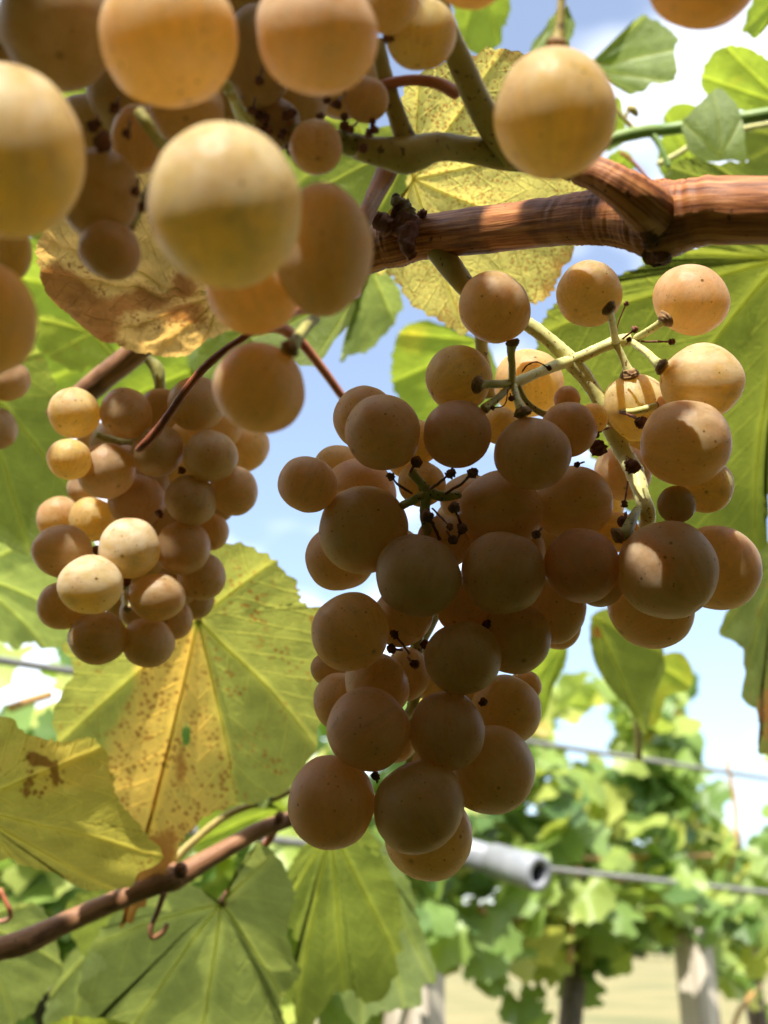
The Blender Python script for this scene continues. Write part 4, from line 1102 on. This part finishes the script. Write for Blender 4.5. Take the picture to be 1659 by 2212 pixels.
leaf(shoot, 'small lime leaf under the shoot stem beside the blurred hanging grape',
     [(1300,380),(1320,330),(1350,325),(1368,350),(1362,380),(1330,400)], (1310,390), [(1355,335),(1360,375)], .60, (20, 0), L_LIME, teeth=24, tooth=3)
leaf(shoot, 'pale leaf behind the stalk of the blurred hanging grape',
     [(1140,112),(1170,70),(1200,30),(1240,50),(1230,90),(1210,120),(1160,140)], (1225,10), [(1150,110),(1215,110)], .58, (20, 0), L_PALE, teeth=22, tooth=5)
leaf(shoot, 'narrow lime leaf edge just right of the blurred hanging grape',
     [(1310,230),(1330,215),(1345,250),(1350,300),(1330,320),(1305,320)], (1310,320), [(1335,225),(1345,300)], .60, (15, 0), L_LIME, teeth=22, tooth=3)
leaf(shoot, 'lime leaf peeping below the woody cane between the cane and the big green leaf',
     [(1400,600),(1385,560),(1400,520),(1450,515),(1500,540),(1500,590),(1470,640),(1420,640)], (1490,530), [(1395,560),(1430,635)], .62, (20, 0), L_LIME, teeth=22, tooth=6)

# leaf hanging at the right edge and the drooping shoot's leaves
leaf(drop, 'leaf at the right edge with a rusty brown lower end',
     [(1720,1180),(1640,1180),(1600,1230),(1570,1290),(1535,1345),(1545,1370),(1570,1380),(1585,1420),(1580,1470),(1570,1490),(1600,1520),(1612,1550),(1610,1575),(1595,1600),(1640,1612),(1720,1600)], (1700,1190), [(1540,1350),(1580,1470),(1605,1595),(1690,1600)], .50, (12, 25), L_BROWNED, teeth=30, tooth=8, brn=gauss(1650,1540,70,120,.75))
leaf(drop, 'dark green leaf under the lowest right grapes',
     [(1275,1345),(1290,1320),(1350,1310),(1410,1340),(1430,1420),(1400,1480),(1380,1545),(1345,1500),(1310,1470),(1285,1430),(1275,1390)], (1285,1335), [(1375,1530),(1300,1450),(1420,1400)], .62, (25, 0), L_RIGHT, teeth=40, tooth=3, brn=gauss(1290,1365,12,14,1.2))
leaf(drop, 'bright yellow green folded leaf right of the dark green hanging leaf',
     [(1393,1430),(1430,1412),(1470,1405),(1492,1440),(1485,1480),(1440,1500),(1420,1545),(1398,1550),(1390,1490)], (1400,1425), [(1410,1540),(1480,1470)], .75, (25, 0), L_LIME, teeth=30, tooth=3, yel=lambda x, y, r: .4)
leaf(drop, 'yellow green leaf just below the shaded middle right grapes',
     [(1110,1480),(1150,1420),(1200,1390),(1225,1400),(1218,1440),(1190,1480),(1180,1520),(1150,1560),(1120,1540)], (1225,1385), [(1120,1500),(1160,1540)], .70, (25, 0), L_LIME, teeth=30, tooth=3)

# ------------------------------------------------------------------ the vine row behind
P0, P1 = Vector((0.07, 2.15)), Vector((0.92, 3.0))
DIR = (P1 - P0).normalized()
NRM = Vector((-DIR.y, DIR.x))
def row(x, y, off=0.0):
    """where the picture ray meets the vertical plane of the row (moved back by off)"""
    d = F_ + R_ * ((x - CX) / FV) + U_ * ((CY - y) / FV)
    o2 = P0 + NRM * off - Vector((CAM.x, CAM.y))
    t = o2.dot(NRM) / Vector((d.x, d.y)).dot(NRM)
    return CAM + d * t

def far_leaf_mesh(seed):
    r = random.Random(seed)
    n = 30
    vs, fs = [(0, 0, 0)], []
    rim = []
    for i in range(n):
        th = 2 * math.pi * i / n
        lob = 0.72 + 0.20 * abs(math.cos(2.5 * th)) ** 0.8 + 0.10 * math.cos(th)
        if abs(th - math.pi) < 0.35: lob *= 0.45
        lob *= 1 + (0.06 if i % 2 else -0.06) * r.uniform(0.6, 1.4)
        rim.append((math.cos(th) * lob, math.sin(th) * lob))
    cu, wv, ph = r.uniform(-.35, .25), r.uniform(.06, .16), r.uniform(0, 6)
    for k in (0.5, 1.0):
        for i, (x, y) in enumerate(rim):
            th = 2 * math.pi * i / n
            vs.append((x * k, y * k, cu * k * k * 0.5 * (x * x + y * y) + wv * k * math.sin(3 * th + ph) - 0.12 * k * abs(math.sin(th))))
    for i in range(n):
        j = (i + 1) % n
        fs.append((0, 1 + i, 1 + j))
        fs.append((1 + i, 1 + n + i, 1 + n + j, 1 + j))
    me = bpy.data.meshes.new("leaf")
    me.from_pydata(vs, [], fs)
    me.polygons.foreach_set('use_smooth', [True] * len(me.polygons))
    me.materials.append(M_FAR)
    return me
FAR = [far_leaf_mesh(s) for s in range(8)]

M_TRUNK = bark_mat("old_vine_bark", (0.06, 0.045, 0.035), (0.14, 0.11, 0.085), (0.22, 0.18, 0.14), bump=1.0, rough=0.9)
M_CANE_FAR = simple_mat("far_cane", (0.36, 0.20, 0.07), (0.50, 0.30, 0.10), 30, 0.6, 0.1)
vines = []
def ground_at(x, off=0.0):
    p = row(x, 2100, off)
    return Vector((p.x, p.y, 0))
for x, lab in ((1228, 'leafy vine behind with a dark trunk between the two pale stakes'), (1640, 'leafy vine at the right edge behind the second pale stake'), (905, 'leafy vine behind the bunch tip and the white pipe, next to the first pale stake'), (1500, 'leafy vine at the second pale stake, behind the drooping shoot'), (520, 'leafy vine behind the large mottled leaf and the lower cane'), (60, 'leafy vine far left, seen past the edge of the light green leaf')):
    b = ground_at(x)
    vine = thing("grapevine", lab, 'grapevine', b, 'vines of the row behind')
    top = row(x, 1800)
    h = top.z
    tube("trunk", [b + Vector((rnd.uniform(-.02, .02) * (k > 0), rnd.uniform(-.02, .02) * (k > 0), h * k / 6)) for k in range(7)], [.035, .028, .026, .025, .026, .022, .012], M_TRUNK, vine, sides=14, per=5, bump=0.2)
    vines.append((vine, x))
GAPS = [(1238,1588,52,32), (1303,1570,18,34), (1555,1500,52,110), (1570,1620,38,40), (1608,1765,36,46), (1322,1642,12,16), (60,1470,42,48), (78,1365,36,34), (1640,1690,24,60)]
def in_gap(x, y): return any(((x - a) / (c)) ** 2 + ((y - b) / (d)) ** 2 < 1 for a, b, c, d in GAPS)
def top_line(x):
    if x < 250: return 1385
    if x < 1180: return 1480
    if x < 1300: return 1475
    if x < 1490: return 1440 + abs(x - 1400) * .2
    if x < 1610: return 1660
    return 1640
def add_far_leaf(vine, p, size, nrm, me=None):
    o = bpy.data.objects.new("leaf", me or rnd.choice(FAR))
    col.objects.link(o)
    o.parent = vine
    o.location = p - world_loc(vine)
    q = nrm.to_track_quat('Z', 'X')
    o.rotation_mode = 'QUATERNION'
    from mathutils import Quaternion
    o.rotation_quaternion = q @ Quaternion((0, 0, 1), rnd.uniform(0, 6.28))
    o.scale = (size,) * 3
full = {}
def scatter(x0, x1, count, y0=1380, y1=2250):
    n = 0
    tries = 0
    while n < count and tries < count * 40:
        tries += 1
        x = rnd.uniform(x0, x1)
        y = rnd.uniform(y0, y1)
        if y < top_line(x) + rnd.uniform(-10, 40): continue
        lower = 2060 + 40 * math.sin(x * .021) + (50 if x > 1540 else 0) + (60 if 1030 < x < 1190 else 0)
        if x < 860: lower = 2240
        if y > lower - 40 * rnd.random(): continue
        off = rnd.uniform(-.22, .25)
        p = row(x, y, off)
        dd = to_cam(p)[2]
        size = rnd.uniform(.042, .070)
        m = size * 0.62 * FV / dd
        bad = False
        for (a, b, c, d) in GAPS:
            if ((x - a) / (c + m)) ** 2 + ((y - b) / (d + m)) ** 2 < 1: bad = True
        if bad: continue
        nrm = Vector((rnd.gauss(-.1, .5), rnd.gauss(-.55, .5), rnd.gauss(.6, .45))).normalized()
        for v in sorted(vines, key=lambda e: abs(e[1] - x)):
            if full.get(v[1], 0) < 285: break
        full[v[1]] = full.get(v[1], 0) + 1
        add_far_leaf(v[0], p, size, nrm)
        n += 1
scatter(860, 1470, 520)
scatter(1440, 1760, 260)
scatter(1080, 1500, 110, 1430, 1720)
scatter(-120, 860, 400)
for (x, y) in [(1470,1925),(1510,1950),(1545,1930),(1490,1895),(1530,1975),(1462,1965),(870,2000),(915,2010),(945,1985),(960,2030)]:
    add_far_leaf(min(vines, key=lambda e: abs(e[1] - x))[0], row(x, y, rnd.uniform(-.33, -.27)), rnd.uniform(.035, .05), Vector((rnd.gauss(-.1, .3), rnd.gauss(-.7, .3), rnd.gauss(.6, .3))).normalized())
# hanging lower leaves, canes
for (x, y) in [(1150,2140),(1120,2170),(1180,2105),(1170,2190),(1240,2130),(1280,2150),(1600,2110),(1630,2160),(1580,2140),(1655,2190),(1130,2210),(1080,2090),(1060,2120),(1310,2090),(1340,2075)]:
    add_far_leaf(min(vines, key=lambda e: abs(e[1] - x))[0], row(x, y, rnd.uniform(-.1, .1)), rnd.uniform(.03, .05), Vector((rnd.gauss(-.2, .3), -1, rnd.gauss(.3, .4))).normalized())
for pts in ([(1110,1990),(1180,1955),(1260,1925),(1330,1905),(1370,1895)], [(1240,1852),(1330,1855),(1460,1850),(1540,1848)], [(1040,1965),(1060,1990),(1068,2030)], [(1570,1640),(1590,1760),(1580,1880)], [(1250,1870),(1235,1980),(1230,2080)], [(1640,2130),(1600,2180),(1580,2230)], [(20,1530),(60,1515),(110,1500)]):
    c = sum(p[0] for p in pts) / len(pts)
    v = min(vines, key=lambda e: abs(e[1] - c))[0]
    tube("cane", [row(x, y, -.16) for x, y in pts], [.006] * len(pts), M_CANE_FAR, v, sides=8, per=5)

# stakes: split pale wood, square and weathered
def wood():
    m, nt, n, l, out = nmat("weathered_stake_wood")
    tcn = n.new("ShaderNodeTexCoord")
    mpn = n.new("ShaderNodeMapping"); mpn.inputs['Scale'].default_value = (40, 40, 1.6)
    l.new(tcn.outputs['Object'], mpn.inputs['Vector'])
    a = noise_node(n, l, mpn.outputs['Vector'], 1.5, 5)
    c = ramp(n, l, a.outputs['Fac'], [(0.3, (0.30, 0.25, 0.19)), (0.55, (0.52, 0.46, 0.37)), (0.75, (0.62, 0.57, 0.48))]).outputs['Color']
    p = n.new("ShaderNodeBsdfPrincipled"); p.inputs['Roughness'].default_value = 0.85
    l.new(c, p.inputs['Base Color'])
    bp = n.new("ShaderNodeBump"); bp.inputs['Strength'].default_value = .5; bp.inputs['Distance'].default_value = .004
    l.new(a.outputs['Fac'], bp.inputs['Height']); l.new(bp.outputs['Normal'], p.inputs['Normal'])
    l.new(p.outputs['BSDF'], out.inputs['Surface'])
    return m
M_WOOD = wood()
def stake(x, ytop, w, rot, label):
    b = ground_at(x, -.17)
    t = row(x, ytop, -.17)
    vs, fs = [], []
    n, K = 12, 8
    h = t.z
    for k in range(K + 1):
        z = h * k / K
        for i in range(n):
            a = 2 * math.pi * i / n + rot
            sq = 1 / max(abs(math.cos(a - rot)), abs(math.sin(a - rot)))
            rr_ = w * min(sq, 1.25) * (1 + .05 * noise.noise(Vector((a * 2, z * 3, x))))
            vs.append(b + Vector((math.cos(a) * rr_, math.sin(a) * rr_, z + (.015 * math.cos(a) if k == K else 0))))
    for k in range(K):
        for i in range(n):
            j = (i + 1) % n
            fs.append((k * n + i, k * n + j, (k + 1) * n + j, (k + 1) * n + i))
    fs.append(tuple(K * n + i for i in range(n)))
    o = mesh_obj("vine_stake", vs, fs, M_WOOD, origin=b, smooth=False)
    o['label'] = label; o['category'] = 'stake'; o['group'] = 'wooden stakes of the row behind'
stake(893, 1985, .044, .95, 'pale wooden stake at the bottom centre, beside the grey green leaf edge')
stake(1503, 1915, .036, .75, 'pale wooden stake toward the right, standing clear against dry grass')

# wires and pipe
M_WIRE = simple_mat("galvanised_wire", (0.16, 0.155, 0.14), (0.24, 0.23, 0.21), 60, 0.45, 0.0, spec=0.6)
def wire(a, b, r, off, label):
    p, q = row(*a, off), row(*b, off)
    d = (q - p)
    s, e = p - d * 6, q + d * 5
    o = tube("trellis_wire", [s + (e - s) * (k / 8) for k in range(9)], [r] * 9, M_WIRE, sides=8, per=2)
    o['label'] = label; o['category'] = 'wire'; o['group'] = 'trellis wires'
wire((1140, 1602), (1659, 1682), .0052, -.28, 'upper trellis wire running behind the bunch tip at the right, above the pipe')
wire((1207, 1880), (1659, 1928), .0058, -.28, 'lower trellis wire running right from the open end of the white pipe')
M_PVC = simple_mat("white_plastic_pipe", (0.22, 0.23, 0.25), (0.32, 0.33, 0.35), 20, 0.35, 0.05, spec=0.5)
M_BLACK = simple_mat("bore_shade_black", (0.010, 0.010, 0.011), (0.018, 0.017, 0.016), 50, 0.8, 0.0)
def pipe():
    a, b = P(800, 1780, 1.98), P(1165, 1887, 1.62)
    t = thing("pipe", 'white plastic pipe with open dark end, below the tip of the large bunch', 'pipe', b)
    ax = (b - a).normalized()
    s1 = ax.cross(Vector((0, 0, 1))).normalized()
    s2 = ax.cross(s1)
    def lathe(name, prof, m, n=40):
        vs, fs = [], []
        for (d, r) in prof:
            for i in range(n):
                an = 2 * math.pi * i / n
                vs.append(b + ax * d + (s1 * math.cos(an) + s2 * math.sin(an)) * r)
        for k in range(len(prof) - 1):
            for i in range(n):
                j = (i + 1) % n
                fs.append((k * n + i, k * n + j, (k + 1) * n + j, (k + 1) * n + i))
        return mesh_obj(name, vs, fs, m, t, origin=b)
    Ln = (b - a).length
    lathe("pipe_body", [(-Ln, .0225), (-.06, .0225), (-.06, .019), (-Ln, .019)], M_PVC)
    lathe("coupling", [(-.105, .0228), (-.103, .0268), (-.004, .0275), (0, .0265), (0.0, .0165), (-.004, .0155), (-.059, .0155)], M_PVC)
    lathe("bore_shade_plug", [(-.058, .0153), (-.012, .0153), (-.0118, .0001)], M_BLACK)  # black liner and plug paint the darkness inside the hollow end
pipe()

# ------------------------------------------------------------------ far foliage beyond the meadow
def far_mass(name, label, xs, y0, h0, mat, n, size, depth):
    r = random.Random(5)
    vs, fs = [], []
    for k in range(n):
        x = r.uniform(*xs)
        hh = h0 * (0.65 + 0.5 * noise.noise(Vector((x * .06, 3, 1))) + .2)
        z = hh * math.sqrt(r.random())
        p = Vector((x, y0 + r.uniform(-depth, depth), z))
        q = Vector((r.gauss(0, 1), r.gauss(-.5, 1), r.gauss(.4, 1))).normalized().to_track_quat('Z', 'X')
        s = size * r.uniform(.6, 1.4)
        b = len(vs)
        for c in ((-1, -.6, 0), (0, -1, .2), (1, -.3, 0), (.7, .8, -.1), (-.5, 1, .1)):
            vs.append(p + q @ (Vector(c) * s))
        fs.append((b, b + 1, b + 2, b + 3, b + 4))
    o = mesh_obj(name, vs, fs, mat, origin=(0, y0, 0), smooth=False)
    o['kind'] = 'stuff'; o['label'] = label
    return o
M_MASS = simple_mat("distant_foliage", (0.05, 0.09, 0.02), (0.11, 0.15, 0.035), 0.6, 0.7, 0.0)
far_mass("treeline", 'low dark belt of trees far beyond the dry meadow', (-160, 220), 150, 5.0, M_MASS, 9000, .8, 6)

# ------------------------------------------------------------------ unseen foliage overhead, its leaves and gaps placed to shade and fleck the bunches
AXA = R_ - SUN * SUN.dot(R_); AXA.normalize()
AXB = SUN.cross(AXA) * -1
if AXB.dot(F_) < 0: AXB = -AXB
def flat(p): q = p - CAM; return q.dot(AXA), q.dot(AXB)
def grape_top(dones, x, y, dx=0.0, up=0.75, back=0.0):
    """a point near the top of the grape placed at picture position x, y"""
    best = min(dones, key=lambda g: (CX + g[0] / g[2] * FV - x) ** 2 + (CY - g[1] / g[2] * FV - y) ** 2)
    X, Y, Z, R = best
    return CAM + R_ * (X + dx * R) + U_ * (Y + up * R) + F_ * (Z - back * R)
LIT = []
def fleck(p, clear): LIT.append((*flat(p), clear))
for (x, y, dx, c) in [(20,330,.2,.009),(488,448,.2,.0065),(365,83,.1,.009),(685,75,-.7,.003),(700,540,-.1,.003)]: fleck(grape_top(d_front, x, y, dx, .7, .3), c)
fleck(P(1198,130,.147), .007)
for (x, y, dx, c) in [(160,892,-.1,.007),(150,992,.2,.004),(280,1184,-.1,.0115),(196,1263,-.1,.0105),(200,1122,.3,.003),(128,1120,.5,.003)]: fleck(grape_top(d_left, x, y, dx, .6, .5), c)
for (x, y, dx, c) in [(1516,824,.0,.008),(1493,648,.1,.005),(1272,635,0,.004),(1480,957,.4,.003),(1442,1230,.5,.0035),(1525,1050,.4,.005),(1142,828,.5,.004),(1372,880,.0,.004)]: fleck(grape_top(d_main, x, y, dx, .6, .3), c)
bpy.context.view_layer.update()
_dg = bpy.context.evaluated_depsgraph_get()
def seen(x, y):
    d = (F_ + R_ * ((x - CX) / FV) + U_ * ((CY - y) / FV)).normalized()
    hit, loc = scene.ray_cast(_dg, CAM, d)[:2]
    return loc if hit else P(x, y, .25)
for (x, y, c) in [(1075,604,.0012),(1080,465,.0035),(1092,485,.003),(1070,455,.003),(1325,440,.003),(1340,455,.003),(1520,425,.004),(1580,430,.005),(1640,425,.005),(1200,745,.004),(1270,815,.003),(1300,752,.003),(395,720,.006),(340,765,.004),(365,775,.004)]: fleck(seen(x, y), c)
SHADED = []
LITG = [(1516,824),(1493,648),(1272,635),(1480,957),(1442,1230),(1525,1050),(1142,828),(1372,880),(1458,880),(160,892),(150,992),(280,1184),(196,1263),(200,1122),(128,1120),(180,1055)]
for dones in (d_main, d_left):
    for X, Y, Z, R in dones:
        gx, gy = CX + X / Z * FV, CY - Y / Z * FV
        if any(abs(gx - a) < 3 and abs(gy - b) < 3 for a, b in LITG): continue
        for dx, up, bk in ((0, .8, .5), (-.6, .6, .5), (.6, .6, .5), (0, .4, .9), (-.5, .1, .8), (.5, .1, .8), (0, .95, .1)):
            SHADED.append(flat(CAM + R_ * (X + dx * R) + U_ * (Y + up * R) + F_ * (Z - bk * R)))
def canopy():
    r = random.Random(11)
    vs, fs = [], []
    def one(p, s, nrm, me):
        q = nrm.to_track_quat('Z', 'X')
        a = r.uniform(0, 6.28)
        ca, sa = math.cos(a), math.sin(a)
        b = len(vs)
        for v in me.vertices:
            x, y = v.co.x * ca - v.co.y * sa, v.co.x * sa + v.co.y * ca
            vs.append(p + q @ Vector((x, y, v.co.z)) * s)
        fs.extend(tuple(b + i for i in f.vertices) for f in me.polygons)
    n, cover = 0, []
    for k in range(9000):
        small = k > 900
        a = r.uniform(-.42, .42) if (small or k % 3) else r.uniform(-2.5, 2.5)
        bb = r.uniform(-.10, .40)
        hgt = r.uniform(.26, .46) if small or abs(a) < .45 else r.uniform(.15, .5)
        s = r.uniform(.010, .02) if k > 3500 else (r.uniform(.02, .034) if small else r.uniform(.035, .06))
        if bb + s > (.39 if a < -.03 else .335) and abs(a) < .5: continue
        if small and k > 3500 and not (-.2 < a < .2 and .08 < bb < .34): continue
        if any((a - x) ** 2 + (bb - y) ** 2 < (s * 1.02 + c) ** 2 for x, y, c in LIT): continue
        if small and n > 1500: break
        nrm = (SUN + Vector((r.gauss(0, .35), r.gauss(0, .35), r.gauss(0, .2)))).normalized()
        # walk up the sun ray to the wanted height over the camera axis
        p0 = CAM + AXA * a + AXB * bb
        t = (hgt - (p0 - CAM).dot(U_)) / SUN.dot(U_)
        p = p0 + SUN * t
        X, Y, Z = to_cam(p)
        if Z > 0 and Y < .50 * Z + .06: continue
        one(p, s, nrm, FAR[k % 8]); n += 1; cover.append((a, bb, s))
    rnd2 = random.Random(3)
    for (a, bb) in SHADED:  # extra leaf added on the sun ray of each point meant to be shaded
        if any((a - x) ** 2 + (bb - y) ** 2 < (s_ * .6) ** 2 for x, y, s_ in cover): continue
        s = .022
        for x, y, c in LIT: s = min(s, (math.hypot(a - x, bb - y) - c * .8) / 1.05)
        if s < .003: continue
        p0 = CAM + AXA * a + AXB * bb
        p = p0 + SUN * ((rnd2.uniform(.26, .44) - (p0 - CAM).dot(U_)) / SUN.dot(U_))
        one(p, s, (SUN + Vector((rnd2.gauss(0, .2), rnd2.gauss(0, .2), 0))).normalized(), FAR[len(cover) % 8])
        cover.append((a, bb, s))
    for k in range(1500):      # added over the path, towards the viewer, to cut skylight
        p0 = CAM + AXA * r.uniform(-.8, .8) + AXB * r.uniform(-.75, .0)
        p = p0 + SUN * ((r.uniform(.26, .5) - (p0 - CAM).dot(U_)) / SUN.dot(U_))
        fl_ = flat(p)
        sz = r.uniform(.035, .06)
        if any((fl_[0] - x) ** 2 + (fl_[1] - y) ** 2 < (sz * 1.02 + c) ** 2 for x, y, c in LIT): continue
        one(p, sz, (SUN + Vector((r.gauss(0, .4), r.gauss(0, .4), r.gauss(0, .2)))).normalized(), FAR[k % 8])
    for k in range(1500):      # unseen row foliage added on both sides to block side light
        a = r.choice((-1, 1)) * r.uniform(.5, 2.6)
        p = CAM + Vector((a, r.uniform(.05, .55), r.uniform(-.35, .55)))
        one(p, r.uniform(.04, .065), Vector((r.gauss(0, .6), r.gauss(-.3, .5), r.gauss(.6, .4))).normalized(), FAR[k % 8])
    o = mesh_obj("shaped_overhead_foliage", vs, fs, M_OVER, origin=P(830, -500, .3))
    o['kind'] = 'stuff'; o['label'] = 'unseen vine foliage above the bunches, shaped to shade them'
    vs.clear(); fs.clear()
    for k in range(11000):      # unseen row added behind the viewer to darken the ambient light
        p = Vector((r.uniform(-7, 7), r.uniform(-2.1, -1.35), r.uniform(.1, 2.8)))
        one(p, r.uniform(.07, .12), Vector((r.gauss(0, .6), r.gauss(-.3, .6), r.gauss(.6, .4))).normalized(), FAR[k % 8])
    o = mesh_obj("added_row_foliage", vs, fs, M_OVER, origin=(0, -1.7, 0))
    o['kind'] = 'stuff'; o['label'] = 'unseen vine row added behind the viewer to block skylight'
canopy()
